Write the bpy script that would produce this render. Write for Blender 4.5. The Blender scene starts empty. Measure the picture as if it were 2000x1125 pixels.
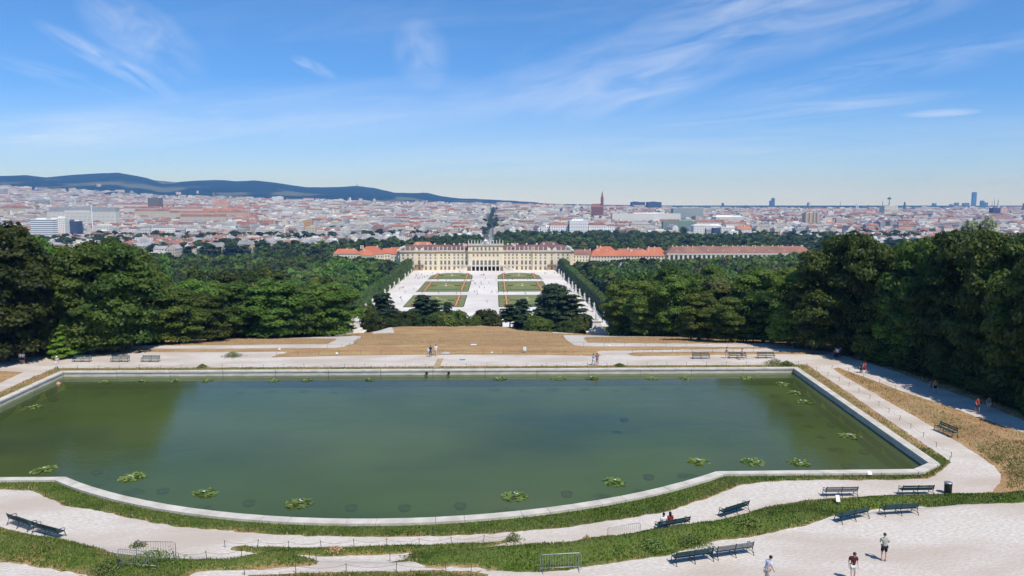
import bpy, math, random
import numpy as np
R = math.radians
random.seed(7); RNG = np.random.RandomState(7)
scene = bpy.context.scene
COL = scene.collection

# ------------------------------------------------------------------ camera
F = 1450.0; CX, CY = 1000.0, 562.5
PITCH = R(6.4); YAW = R(1.34); CAM = (8.7, 0.0, 22.0)
cd = bpy.data.cameras.new('camera'); cam = bpy.data.objects.new('camera', cd); COL.objects.link(cam)
cam.location = CAM; cam.rotation_euler = (R(90) - PITCH, 0, -YAW)
cd.sensor_width = 36; cd.lens = F / 2000 * 36; cd.clip_start = .5; cd.clip_end = 90000
scene.camera = cam
# ------------------------------------------------------------------ sky, sun, exposure
SUN_EL = R(58); SUN_DIR = (0.60, -0.80)                       # horizontal direction towards the sun
scene.view_settings.view_transform = 'Standard'; scene.view_settings.look = 'None'
scene.view_settings.exposure = 0.0; scene.view_settings.gamma = 1
world = bpy.data.worlds.new('World'); scene.world = world; world.use_nodes = True
wn, wl = world.node_tree.nodes, world.node_tree.links
wn.clear()
def N(nt, t, **k):
    n = nt.nodes.new(t)
    for a, b in k.items(): setattr(n, a, b)
    return n
wt = world.node_tree
sky = N(wt, 'ShaderNodeTexSky', sky_type='NISHITA'); sky.sun_disc = False
sky.sun_elevation = SUN_EL; sky.sun_rotation = math.atan2(SUN_DIR[0], SUN_DIR[1])
sky.altitude = 250; sky.air_density = 1.0; sky.dust_density = 0.0; sky.ozone_density = 6.0
def math_n(nt, op, a, b=None, c=None, clamp=False):
    n = nt.nodes.new('ShaderNodeMath'); n.operation = op; n.use_clamp = clamp
    for i, v in enumerate((a, b, c)):
        if v is None: continue
        if isinstance(v, (int, float)): n.inputs[i].default_value = v
        else: nt.links.new(v, n.inputs[i])
    return n.outputs[0]
def ramp(nt, fac, stops):
    n = nt.nodes.new('ShaderNodeValToRGB'); e = n.color_ramp.elements
    while len(e) < len(stops): e.new(.5)
    for i, (p, c) in enumerate(stops):
        e[i].position = p; e[i].color = (c, c, c, 1) if isinstance(c, (int, float)) else tuple(c) + (1,)
    nt.links.new(fac, n.inputs[0]); return n.outputs[0]
def cirrus():
    nt = wt
    tc = N(nt, 'ShaderNodeTexCoord'); sp = N(nt, 'ShaderNodeSeparateXYZ'); nt.links.new(tc.outputs['Generated'], sp.inputs[0])
    x, y, z = sp.outputs
    az = math_n(nt, 'DIVIDE', x, math_n(nt, 'MAXIMUM', y, .05))       # bearing and elevation of the view direction
    el = math_n(nt, 'DIVIDE', z, math_n(nt, 'MAXIMUM', y, .05))
    def streak(ax, ey, ang, la, lb, s1, s2, seed, thr, amp):          # one wisp: elongated soft mask times stretched noise
        ca, sa = math.cos(R(ang)), math.sin(R(ang))
        dx = math_n(nt, 'SUBTRACT', az, ax); dy = math_n(nt, 'SUBTRACT', el, ey)
        u = math_n(nt, 'ADD', math_n(nt, 'MULTIPLY', dx, ca), math_n(nt, 'MULTIPLY', dy, sa))
        v = math_n(nt, 'SUBTRACT', math_n(nt, 'MULTIPLY', dy, ca), math_n(nt, 'MULTIPLY', dx, sa))
        m = math_n(nt, 'ADD', math_n(nt, 'POWER', math_n(nt, 'ABSOLUTE', math_n(nt, 'DIVIDE', u, la)), 2),
                   math_n(nt, 'POWER', math_n(nt, 'ABSOLUTE', math_n(nt, 'DIVIDE', v, lb)), 2))
        m = math_n(nt, 'SUBTRACT', 1, m, clamp=True)
        cb = N(nt, 'ShaderNodeCombineXYZ'); nt.links.new(math_n(nt, 'MULTIPLY', u, s1), cb.inputs[0])
        nt.links.new(math_n(nt, 'MULTIPLY', v, s2), cb.inputs[1]); cb.inputs[2].default_value = seed
        no = N(nt, 'ShaderNodeTexNoise'); no.inputs['Scale'].default_value = 1; no.inputs['Detail'].default_value = 6
        no.inputs['Roughness'].default_value = .6; no.inputs['Distortion'].default_value = .6
        nt.links.new(cb.outputs[0], no.inputs['Vector'])
        q = math_n(nt, 'MULTIPLY', math_n(nt, 'SUBTRACT', no.outputs[0], thr), 2.6, clamp=True)
        return math_n(nt, 'MULTIPLY', math_n(nt, 'MULTIPLY', q, m), amp)
    parts = [
        streak(.345, .225, 14, .46, .052, 7, 34, 1.3, .33, .80),
        streak(.19, .155, 14, .16, .035, 9, 38, 5.1, .36, .75),
        streak(.54, .185, 11, .28, .028, 8, 60, 2.7, .38, .60),
        streak(.32, .262, 14, .16, .026, 8, 55, 3.9, .36, .75),
        streak(.42, .126, 6, .26, .014, 6, 90, 8.8, .36, .65),
        streak(.60, .122, 3, .06, .006, 12, 120, 18.8, .25, .95),
        streak(-.455, .215, -32, .10, .045, 14, 30, 4.4, .32, .75),
        streak(-.50, .185, -28, .11, .016, 14, 60, 14.4, .30, .85),
        streak(-.57, .168, -15, .10, .014, 10, 60, 6.6, .38, .55),
        streak(-.235, .178, -25, .035, .009, 20, 90, 7.7, .3, .80),
        streak(-.095, .195, 20, .04, .05, 16, 22, 9.2, .30, .62),
        streak(.12, .20, 18, .14, .06, 9, 26, 10.5, .42, .42),
        streak(.0, .25, 4, .7, .05, 4, 24, 22.5, .45, .30),
        streak(-.30, .115, 5, .44, .045, 4, 34, 11.9, .32, .55),
        streak(-.62, .095, 2, .35, .030, 5, 50, 12.1, .34, .60),
        streak(.3, .075, 3, .75, .03, 4, 50, 13.3, .38, .40),
        streak(0, .02, 0, 1.6, .15, 1.5, 10, 31.3, .12, .42)]
    s = parts[0]
    for p in parts[1:]: s = math_n(nt, 'ADD', s, p)
    return math_n(nt, 'MULTIPLY', s, .36, clamp=True)
mixw = N(wt, 'ShaderNodeMix', data_type='RGBA')
tint = N(wt, 'ShaderNodeMix', data_type='RGBA', blend_type='MULTIPLY'); tint.inputs[0].default_value = 1; 
tcs = N(wt, 'ShaderNodeTexCoord'); sps = N(wt, 'ShaderNodeSeparateXYZ'); wl.new(tcs.outputs['Generated'], sps.inputs[0])
tr_ = wt.nodes.new('ShaderNodeValToRGB'); tr_.color_ramp.elements[0].position = 0; tr_.color_ramp.elements[0].color = (.60, .74, 1.14, 1); tr_.color_ramp.elements[1].position = .35; tr_.color_ramp.elements[1].color = (.86, .93, 1.0, 1)
wl.new(sps.outputs[2], tr_.inputs[0]); wl.new(tr_.outputs[0], tint.inputs[7])
hsv = N(wt, 'ShaderNodeHueSaturation'); hsv.inputs['Saturation'].default_value = 1.12
wl.new(sky.outputs[0], tint.inputs[6]); wl.new(tint.outputs[2], hsv.inputs['Color'])
wl.new(cirrus(), mixw.inputs['Factor']); wl.new(hsv.outputs[0], mixw.inputs[6]); mixw.inputs[7].default_value = (7.6, 7.9, 8.5, 1)
bg = N(wt, 'ShaderNodeBackground'); bg.inputs[1].default_value = 0.138
wo = N(wt, 'ShaderNodeOutputWorld'); wl.new(mixw.outputs[2], bg.inputs[0]); wl.new(bg.outputs[0], wo.inputs[0])
sl = bpy.data.lights.new('sun', 'SUN'); sl.energy = 4.6; sl.angle = R(.5); sl.color = (1, .965, .92)
so = bpy.data.objects.new('sun', sl); COL.objects.link(so); so.location = (0, 0, 300)
from mathutils import Vector, Matrix
sd = Vector((SUN_DIR[0] * math.cos(SUN_EL), SUN_DIR[1] * math.cos(SUN_EL), math.sin(SUN_EL)))
so.rotation_euler = sd.to_track_quat('Z', 'Y').to_euler()

# ------------------------------------------------------------------ helpers
def ray(px, py):
    u = (px - CX) / F; v = (CY - py) / F
    cp, sp = math.cos(PITCH), math.sin(PITCH); cy, sy = math.cos(YAW), math.sin(YAW)
    return (sy * cp + u * cy + v * sy * sp, cy * cp - u * sy + v * cy * sp, -sp + v * cp)
def G(px, py, z):
    d = ray(px, py); t = (z - CAM[2]) / d[2]; return (CAM[0] + d[0] * t, d[1] * t)
def sm(t): t = np.clip(t, 0, 1); return t * t * (3 - 2 * t)
def pxof(x, y, z):                                            # projection, used only to sort and count
    dx, dy, dz = x - CAM[0], y, z - CAM[2]
    cp, sp = math.cos(PITCH), math.sin(PITCH); cy, sy = math.cos(YAW), math.sin(YAW)
    f = dx * sy * cp + dy * cy * cp - dz * sp; r = dx * cy - dy * sy; u = dx * sy * sp + dy * cy * sp + dz * cp
    return CX + F * r / f, CY - F * u / f
def hash2(ix, iy, s):
    n = (ix.astype(np.int64) * 374761393 + iy.astype(np.int64) * 668265263 + s * 982451653) & 0xffffffff
    n = (n ^ (n >> 13)) * 1274126177 & 0xffffffff
    return ((n ^ (n >> 16)) & 0xffff) / 65535.0
def vnoise(x, y, s=0):
    x = np.asarray(x, float); y = np.asarray(y, float)
    ix, iy = np.floor(x), np.floor(y); fx, fy = sm(x - ix), sm(y - iy)
    a, b = hash2(ix, iy, s), hash2(ix + 1, iy, s); c, d = hash2(ix, iy + 1, s), hash2(ix + 1, iy + 1, s)
    return (a * (1 - fx) + b * fx) * (1 - fy) + (c * (1 - fx) + d * fx) * fy
def fbm(x, y, s=0, o=4):
    v = 0; a = .5; t = 0
    for i in range(o): v = v + a * vnoise(x * 2 ** i, y * 2 ** i, s + i); t += a; a *= .5
    return v / t
RX = [-400, -200, 0, 60, 100, 150, 240, 290, 325, 370, 430, 470, 500, 560, 600, 650, 700, 735, 770, 800, 830, 860, 900, 960, 1000, 1080, 1300, 2000, 2400]
RY = [350, 352, 354, 352, 356, 353, 347, 354, 362, 358, 356, 358, 357, 363, 367, 366, 365, 369, 377, 378, 378, 386, 390, 392, 394, 398, 402, 402, 402]
def ridge_z(x, y):
    px = CX + F * np.tan(np.arctan2(x - CAM[0], np.maximum(y, 1)) - YAW)
    ry = np.interp(px, RX, RY)
    return CAM[2] + 8000 * np.tan(np.arctan((CY - ry) / F) - PITCH)
def bank_y(x): return np.interp(x, [-100, -50, -28, -13, 2, 13, 28, 50, 100], [57, 54, 50, 46.3, 45, 46.2, 50.5, 54.2, 57])
def hgt(x, y):
    x = np.asarray(x, float); y = np.asarray(y, float)
    z = -1.2 * sm((y - bank_y(x) + 1.6) / 3.2)
    z = z + np.interp(y, [0, 122, 135, 150, 170, 190, 230, 300, 350, 372, 400], [0, 0, -1.8, -4.0, -6.7, -9.4, -18.2, -30, -38.4, -41.6, -42.2])
    z = z - 1.2 * sm((np.abs(x) - 16) / 26) * sm((y - 150) / 40) * (1 - sm((y - 300) / 60))
    r = np.hypot(x, y); az = x / np.maximum(y, 1)
    rise = np.interp(az, [-.7, 0, .3, .7], [84, 52, 22, 12])
    zc = z + rise * sm((r - 1500) / 3000)
    t = sm((r - 4600) / 3400)
    hz = ridge_z(x, y) + (fbm(x / 700, y / 700, 5) - .5) * 60 * sm((r - 4600) / 1500) * (1 - sm((r - 6800) / 900)) * (ridge_z(x, y) > 40)
    return np.where(y < 1000, z, zc * (1 - t) + hz * t)
def H(x, y): return float(hgt(np.array([x]), np.array([y]))[0])
def at(px, py, tmin=20):                                      # the ground point seen at a pixel of the 2000 x 1125 photograph
    d = ray(px, py); t = tmin; prev = t
    while t < 9000:
        z = CAM[2] + d[2] * t
        if z < H(CAM[0] + d[0] * t, d[1] * t):
            a, b = prev, t
            for _ in range(18):
                m = (a + b) / 2
                if CAM[2] + d[2] * m < H(CAM[0] + d[0] * m, d[1] * m): b = m
                else: a = m
            return CAM[0] + d[0] * b, d[1] * b
        prev = t; t *= 1.03
    return CAM[0] + d[0] * t, d[1] * t
def col_at(px, Y, py=None):                                   # world x (and z) of a pixel column at world distance Y
    d = ray(px, py if py is not None else 400); t = Y / d[1]
    return CAM[0] + d[0] * t, CAM[2] + d[2] * t

def tag(o, label=None, cat=None, group=None, kind=None):
    if label: o['label'] = label
    if cat: o['category'] = cat
    if group: o['group'] = group
    if kind: o['kind'] = kind
    return o
def empty(name, loc, rz=0, label=None, cat=None, group=None, scale=None):
    o = bpy.data.objects.new(name, None); COL.objects.link(o); o.location = loc; o.rotation_euler = (0, 0, rz)
    if scale is not None: o.scale = scale
    o.empty_display_size = .3
    return tag(o, label, cat, group)
def link(name, me, parent=None, **k):
    o = bpy.data.objects.new(name, me); COL.objects.link(o)
    if parent: o.parent = parent
    for a, b in k.items(): setattr(o, a, b)
    return o
class MB:
    def __init__(s): s.v = []; s.f = []; s.m = []; s.uv = {}
    def add(s, vs, fs, m=0, M=None):
        o = len(s.v)
        s.v += [tuple(M @ Vector(p)) if M is not None else tuple(p) for p in vs]
        s.f += [tuple(i + o for i in f) for f in fs]; s.m += [m] * len(fs); return s
    def box(s, x0, x1, y0, y1, z0, z1, m=0, M=None):
        v = [(x0, y0, z0), (x1, y0, z0), (x1, y1, z0), (x0, y1, z0), (x0, y0, z1), (x1, y0, z1), (x1, y1, z1), (x0, y1, z1)]
        return s.add(v, [(0, 3, 2, 1), (4, 5, 6, 7), (0, 1, 5, 4), (1, 2, 6, 5), (2, 3, 7, 6), (3, 0, 4, 7)], m, M)
    def frustum(s, x0, x1, y0, y1, z0, z1, ix, iy, m=0, M=None):  # box whose top is inset by ix, iy
        v = [(x0, y0, z0), (x1, y0, z0), (x1, y1, z0), (x0, y1, z0), (x0 + ix, y0 + iy, z1), (x1 - ix, y0 + iy, z1), (x1 - ix, y1 - iy, z1), (x0 + ix, y1 - iy, z1)]
        return s.add(v, [(0, 3, 2, 1), (4, 5, 6, 7), (0, 1, 5, 4), (1, 2, 6, 5), (2, 3, 7, 6), (3, 0, 4, 7)], m, M)
    def lathe(s, prof, n=12, m=0, c=(0, 0, 0), M=None, sx=1, sy=1):
        vs = []; fs = []
        for r, z in prof:
            for k in range(n):
                a = 2 * math.pi * k / n; vs.append((c[0] + r * sx * math.cos(a), c[1] + r * sy * math.sin(a), c[2] + z))
        L = len(prof)
        for i in range(L - 1):
            for k in range(n): fs.append((i * n + k, i * n + (k + 1) % n, (i + 1) * n + (k + 1) % n, (i + 1) * n + k))
        fs.append(tuple(reversed(range(n)))); fs.append(tuple(range((L - 1) * n, L * n)))
        return s.add(vs, fs, m, M)
    def tube(s, pts, r, n=6, m=0, M=None):
        pts = [Vector(p) for p in pts]; L = len(pts); rs = r if isinstance(r, (list, tuple)) else [r] * L
        vs = []; fs = []; ref = Vector((.0137, .0211, 1)).normalized()
        for i, p in enumerate(pts):
            d = (pts[min(i + 1, L - 1)] - pts[max(i - 1, 0)]).normalized()
            if abs(d.dot(ref)) > .95: a = d.cross(Vector((1, 0, .01))).normalized()
            else: a = d.cross(ref).normalized()
            b = d.cross(a)
            for k in range(n):
                t = 2 * math.pi * k / n; vs.append(p + (a * math.cos(t) + b * math.sin(t)) * rs[i])
        for i in range(L - 1):
            for k in range(n): fs.append((i * n + k, i * n + (k + 1) % n, (i + 1) * n + (k + 1) % n, (i + 1) * n + k))
        fs.append(tuple(range(n))[::-1]); fs.append(tuple(range((L - 1) * n, L * n)))
        return s.add(vs, fs, m, M)
    def prism(s, poly, z0, z1, m=0, M=None):
        n = len(poly); v = [(x, y, z0) for x, y in poly] + [(x, y, z1) for x, y in poly]
        fs = [tuple(reversed(range(n))), tuple(range(n, 2 * n))] + [(i, (i + 1) % n, (i + 1) % n + n, i + n) for i in range(n)]
        return s.add(v, fs, m, M)
    def gable(s, x0, x1, y0, y1, z0, z1, hip=0, m=0, m2=None, M=None):   # ridge along x
        ym = (y0 + y1) / 2
        v = [(x0, y0, z0), (x1, y0, z0), (x1, y1, z0), (x0, y1, z0), (x0 + hip, ym, z1), (x1 - hip, ym, z1)]
        s.add(v, [(0, 1, 5, 4), (2, 3, 4, 5)], m, M)
        return s.add(v, [(1, 2, 5), (3, 0, 4)], m if m2 is None else m2, M)
    def mesh(s, name, mats, smooth=False):
        me = bpy.data.meshes.new(name); me.from_pydata(s.v, [], s.f)
        for q in (mats if isinstance(mats, (list, tuple)) else [mats]): me.materials.append(q)
        me.polygons.foreach_set('material_index', s.m)
        if smooth: me.polygons.foreach_set('use_smooth', [True] * len(s.f))
        me.update(); return me
    def build(s, name, mats, parent=None, smooth=False, **k): return link(name, s.mesh(name, mats, smooth), parent, **k)
def npmesh(name, V, Fc, mats, mi=None, smooth=False):         # V (n,3), Fc (m,k) faces all of k corners
    me = bpy.data.meshes.new(name); V = np.asarray(V, np.float32); Fc = np.asarray(Fc, np.int32); k = Fc.shape[1]
    me.vertices.add(len(V)); me.vertices.foreach_set('co', V.ravel())
    me.loops.add(Fc.size); me.loops.foreach_set('vertex_index', Fc.ravel())
    me.polygons.add(len(Fc)); me.polygons.foreach_set('loop_start', np.arange(0, Fc.size, k, dtype=np.int32))
    try: me.polygons.foreach_set('loop_total', np.full(len(Fc), k, np.int32))
    except Exception: pass
    for q in (mats if isinstance(mats, (list, tuple)) else [mats]): me.materials.append(q)
    if mi is not None: me.polygons.foreach_set('material_index', np.asarray(mi, np.int32))
    me.polygons.foreach_set('use_smooth', np.full(len(Fc), smooth))
    me.update(calc_edges=True); me.validate(); return me

# ------------------------------------------------------------------ materials
def mat(name, c1, c2=None, scale=1.0, rough=.8, bump=0, bscale=None, metal=0, spec=.3, detail=5, rnd=0, stretch=None, thr=(.35, .65), c3=None, s3=.1):
    m = bpy.data.materials.new(name); m.use_nodes = True; nt = m.node_tree; p = nt.nodes['Principled BSDF']
    p.inputs['Roughness'].default_value = rough; p.inputs['Metallic'].default_value = metal
    p.inputs['Specular IOR Level'].default_value = spec; p.inputs['Base Color'].default_value = tuple(c1) + (1,)
    ge = None
    def co():
        nonlocal ge
        if ge is None:
            g = N(nt, 'ShaderNodeNewGeometry'); ge = g.outputs['Position']
            if stretch:
                mp = N(nt, 'ShaderNodeMapping'); mp.inputs['Scale'].default_value = stretch; nt.links.new(ge, mp.inputs[0]); ge = mp.outputs[0]
        return ge
    out = None
    if c2 is not None:
        n = N(nt, 'ShaderNodeTexNoise'); n.inputs['Scale'].default_value = scale; n.inputs['Detail'].default_value = detail
        nt.links.new(co(), n.inputs['Vector'])
        f = ramp(nt, n.outputs[0], [(thr[0], 0.0), (thr[1], 1.0)])
        mx = N(nt, 'ShaderNodeMix', data_type='RGBA'); nt.links.new(f, mx.inputs[0])
        mx.inputs[6].default_value = tuple(c1) + (1,); mx.inputs[7].default_value = tuple(c2) + (1,); out = mx.outputs[2]
        if c3 is not None:
            n3 = N(nt, 'ShaderNodeTexNoise'); n3.inputs['Scale'].default_value = s3; n3.inputs['Detail'].default_value = 3; nt.links.new(co(), n3.inputs['Vector'])
            m3 = N(nt, 'ShaderNodeMix', data_type='RGBA'); nt.links.new(ramp(nt, n3.outputs[0], [(.42, 0.0), (.62, 1.0)]), m3.inputs[0])
            nt.links.new(out, m3.inputs[6]); m3.inputs[7].default_value = tuple(c3) + (1,); out = m3.outputs[2]
        nt.links.new(out, p.inputs['Base Color'])
    if rnd:
        oi = N(nt, 'ShaderNodeObjectInfo'); h = N(nt, 'ShaderNodeHueSaturation')
        nt.links.new(math_n(nt, 'MULTIPLY_ADD', oi.outputs['Random'], 2 * rnd, 1 - rnd), h.inputs['Value'])
        if out is not None: nt.links.new(out, h.inputs['Color'])
        else: h.inputs['Color'].default_value = tuple(c1) + (1,)
        nt.links.new(h.outputs[0], p.inputs['Base Color'])
    if bump:
        n2 = N(nt, 'ShaderNodeTexNoise'); n2.inputs['Scale'].default_value = bscale or scale * 4; n2.inputs['Detail'].default_value = 4
        nt.links.new(co(), n2.inputs['Vector']); b = N(nt, 'ShaderNodeBump'); b.inputs['Strength'].default_value = bump; b.inputs['Distance'].default_value = .1
        nt.links.new(n2.outputs[0], b.inputs['Height']); nt.links.new(b.outputs[0], p.inputs['Normal'])
    return m
def leafmat(name, a, b, trans=.25, rnd=.35, hue=.03, sc=.25):
    m = bpy.data.materials.new(name); m.use_nodes = True; nt = m.node_tree; p = nt.nodes['Principled BSDF']
    p.inputs['Roughness'].default_value = .55; p.inputs['Specular IOR Level'].default_value = .25
    g = N(nt, 'ShaderNodeNewGeometry'); n = N(nt, 'ShaderNodeTexNoise'); n.inputs['Scale'].default_value = sc; n.inputs['Detail'].default_value = 3
    nt.links.new(g.outputs['Position'], n.inputs['Vector'])
    mx = N(nt, 'ShaderNodeMix', data_type='RGBA'); nt.links.new(ramp(nt, n.outputs[0], [(.35, 0.0), (.65, 1.0)]), mx.inputs[0])
    mx.inputs[6].default_value = tuple(a) + (1,); mx.inputs[7].default_value = tuple(b) + (1,)
    oi = N(nt, 'ShaderNodeObjectInfo'); h = N(nt, 'ShaderNodeHueSaturation')
    r2 = math_n(nt, 'FRACT', math_n(nt, 'MULTIPLY', oi.outputs['Random'], 7.31))
    nt.links.new(math_n(nt, 'MULTIPLY_ADD', oi.outputs['Random'], 2 * rnd, 1 - rnd), h.inputs['Value'])
    nt.links.new(math_n(nt, 'MULTIPLY_ADD', r2, 2 * hue, .5 - hue), h.inputs['Hue'])
    nt.links.new(mx.outputs[2], h.inputs['Color']); nt.links.new(h.outputs[0], p.inputs['Base Color'])
    t = N(nt, 'ShaderNodeBsdfTranslucent'); nt.links.new(h.outputs[0], t.inputs[0])
    ms = N(nt, 'ShaderNodeMixShader'); ms.inputs[0].default_value = trans
    nt.links.new(p.outputs[0], ms.inputs[1]); nt.links.new(t.outputs[0], ms.inputs[2])
    nt.links.new(ms.outputs[0], nt.nodes['Material Output'].inputs[0]); return m
def wallmat(name, c, win=(.07, .075, .09), pu=3.1, pv=3.4, wu=.36, wv=.5):     # plaster wall with window openings laid out in metres (UV)
    m = bpy.data.materials.new(name); m.use_nodes = True; nt = m.node_tree; p = nt.nodes['Principled BSDF']; p.inputs['Roughness'].default_value = .75
    uv = N(nt, 'ShaderNodeUVMap'); uv.uv_map = 'metres'; s = N(nt, 'ShaderNodeSeparateXYZ'); nt.links.new(uv.outputs[0], s.inputs[0])
    def band(v, per, w):
        f = math_n(nt, 'FRACT', math_n(nt, 'DIVIDE', v, per)); return math_n(nt, 'LESS_THAN', math_n(nt, 'ABSOLUTE', math_n(nt, 'SUBTRACT', f, .5)), w / 2)
    k = math_n(nt, 'MULTIPLY', band(s.outputs[0], pu, wu), band(s.outputs[1], pv, wv))
    mx = N(nt, 'ShaderNodeMix', data_type='RGBA'); nt.links.new(k, mx.inputs[0]); mx.inputs[6].default_value = tuple(c) + (1,); mx.inputs[7].default_value = tuple(win) + (1,)
    nt.links.new(mx.outputs[2], p.inputs['Base Color']); return m
def glassy(name, c, rough=.15): return mat(name, c, rough=rough, spec=.6)
M = {}
M['gravel'] = mat('gravel', (.51, .45, .38), (.66, .60, .53), 3.2, .95, bump=.6, bscale=3, c3=(.49, .415, .34), s3=.11, stretch=(1, 2.2, 1))
M['stone'] = mat('stone', (.47, .43, .36), (.62, .57, .49), .8, .85, bump=.2, bscale=6)
M['wallstone'] = mat('wallstone', (.46, .41, .33), (.62, .56, .47), .7, .9, bump=.25, bscale=4, stretch=(1, 1, 5))
M['iron'] = mat('iron', (.010, .018, .018), rough=.5, spec=.4)
M['bench_green'] = mat('bench_green', (.018, .05, .05), (.03, .075, .075), 3, .55)
M['bench_worn'] = mat('bench_worn', (.16, .16, .15), (.26, .25, .24), 4, .6)
M['galv'] = mat('galvanised', (.32, .34, .34), (.42, .44, .44), 5, .45, metal=.6)
M['post'] = mat('post', (.05, .05, .04), (.10, .09, .07), 4, .7)
M['rope'] = mat('rope', (.06, .06, .05), rough=.8)
M['white'] = mat('white', (.78, .78, .76), rough=.6)
M['statue'] = mat('statue', (.66, .62, .55), (.78, .74, .68), .6, .8)
M['bark'] = mat('bark', (.075, .055, .04), (.13, .10, .075), 2, .9, bump=.4)
M['soil'] = mat('soil', (.05, .04, .03), (.09, .07, .045), 2, .95)
M['pot'] = mat('pot', (.012, .018, .02), (.02, .026, .03), 2, .8)
M['lily'] = leafmat('lily_leaf', (.10, .16, .030), (.19, .24, .06), .1, .15, .01, 2)
M['lily_dry'] = mat('lily_dry', (.30, .24, .07), rough=.6)
M['dark_plastic'] = mat('dark_plastic', (.02, .022, .02), rough=.5)
M['wood'] = mat('wood', (.36, .25, .12), (.45, .34, .2), 3, .8)
M['slab'] = mat('slab', (.40, .39, .36), (.5, .48, .45), 2, .9)
M['skin'] = mat('skin', (.50, .29, .20), rough=.55)
M['shoe'] = mat('shoe', (.35, .35, .35), rough=.6)
L_BROAD = [leafmat('leaf_dark', (.052, .084, .012), (.104, .140, .020), .34, .5, .025), leafmat('leaf_mid', (.074, .130, .015), (.125, .185, .026), .3, .42, .025),
           leafmat('leaf_bright', (.10, .20, .016), (.14, .25, .03), .3, .2, .012), leafmat('leaf_olive', (.13, .145, .03), (.18, .185, .05), .25, .25, .02),
           leafmat('leaf_pale', (.48, .49, .30), (.16, .19, .07), .2, .1, .01, .9), leafmat('leaf_brown', (.20, .125, .04), (.14, .145, .04), .2, .2, .01)]
L_PINE = leafmat('needle', (.024, .048, .017), (.052, .078, .028), .15, .25, .015, .5)
L_HEDGE = leafmat('hedge_leaf', (.068, .115, .016), (.11, .165, .026), .15, .15, .01, .6)
M['blade'] = leafmat('grass_blade', (.10, .165, .022), (.24, .25, .07), .3, .1, .01, .35)
M['blade_dry'] = leafmat('dry_blade', (.62, .45, .23), (.50, .36, .17), .3, .1, .01, .5)

# ------------------------------------------------------------------ ground, pond basin and gravel
def sdf(poly, x, y):                                          # signed distance to a closed polygon, positive inside
    P = np.asarray(poly, float); d = np.full(x.shape, 1e9); ins = np.zeros(x.shape, bool)
    for i in range(len(P)):
        ax, ay = P[i]; bx, by = P[(i + 1) % len(P)]; ex, ey = bx - ax, by - ay
        t = np.clip(((x - ax) * ex + (y - ay) * ey) / (ex * ex + ey * ey + 1e-12), 0, 1)
        d = np.minimum(d, np.hypot(x - ax - t * ex, y - ay - t * ey))
        c = ((ay > y) != (by > y)); 
        with np.errstate(divide='ignore', invalid='ignore'):
            xi = ex * (y - ay) / (ey if abs(ey) > 1e-12 else 1e-12) + ax
        ins ^= c & (x < xi)
    return np.where(ins, d, -d)
def W(pts): return [at(a, b) for a, b in pts]
def arc_pts(r_add, n=28, flip=1):
    c = 99.9; Rr = 48.0 + r_add; a0 = math.atan2(28.4, c - 61.2)
    return [(Rr * math.sin(a0 - 2 * a0 * k / n), c - Rr * math.cos(a0 - 2 * a0 * k / n)) for k in range(n + 1)]
def pond(o):                                                  # pond outline grown by o metres
    return [(-51.9 - o, 103.2 + o), (51.9 + o, 103.2 + o), (48.5 + o, 63.3 - .4 * o), (45.7 + .4 * o, 61.2 - o)] + arc_pts(o) + [(-45.7 - .4 * o, 61.2 - o), (-48.5 - o, 63.3 - .4 * o)]
POND = pond(0); POND_IN = pond(-.85)
WATER_Z = -1.72
RING = [(-54.2, 105.6), (54.2, 105.4)] + W([(1858, 903), (1846, 915), (1815, 936), (1700, 938), (1560, 939), (1500, 940), (1440, 949), (1380, 975), (1300, 1001), (1200, 1017), (1100, 1031), (1000, 1041), (900, 1046.5), (800, 1048.5), (700, 1048.5), (600, 1047), (500, 1041), (400, 1034), (300, 1023), (200, 1001), (120, 986), (85, 970), (60, 958), (0, 956.5)]) + [(-46.4, 59.8), (-50.8, 64)]
out_px = [(-60, 704), (0, 701), (100, 695), (150, 691.5), (220, 693), (300, 691.5), (400, 692.5), (477, 694), (478, 687.5), (552, 688), (540, 694), (527, 698.5), (600, 697), (700, 694.5), (800, 693.5), (900, 693), (1000, 693.2), (1100, 694.5), (1176, 695.5), (1165, 688), (1168, 685.8), (1300, 683.5), (1400, 682), (1500, 680.8), (1540, 680.5), (1570, 682), (1605, 685.5), (1640, 690), (1700, 710), (1760, 729), (1800, 745), (1900, 781), (1950, 801), (2000, 822), (2100, 864)]
OUT = [(-75, 113), (-66, 112.5)] + W(out_px[1:]) + [(75, 50), (75, 33), (-75, 33), (-75, 60), (-60, 62), (-58, 72), (-57.0, 90), (-57.5, 100)] + W([(0, 748)]) + W([(45, 727)]) + [(-75, 100), ]
P3L = W([(200, 677), (450, 674), (560, 673), (640, 672), (655, 665), (658, 661.5), (560, 660.5), (470, 661), (470, 658), (560, 657), (705, 657), (702, 663), (690, 672), (672, 678), (640, 680), (450, 681), (200, 682)])
P3R = W([(1100, 655), (1142, 655), (1310, 655), (1313, 657.8), (1200, 657.6), (1143, 658.5), (1140, 662), (1148, 669.5), (1300, 671), (1550, 672.5), (1552, 679), (1300, 677), (1140, 677), (1120, 674), (1107, 665)])
P2L = W([(282, 688.2), (478, 687.8), (560, 687.6), (556, 691.5), (478, 693.5), (300, 692.3), (180, 694)])
PT = W([(1076, 649), (1122, 650.5), (1120, 652), (1080, 651)]); PTL = W([(728, 650), (770, 649.5), (770, 651.2), (728, 652)])
I_R2 = W([(1222, 692), (1240, 688.6), (1300, 688), (1400, 687.4), (1500, 687.4), (1580, 688.4), (1622, 691), (1590, 692.6), (1500, 692), (1400, 694), (1300, 695), (1235, 696)])
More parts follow.
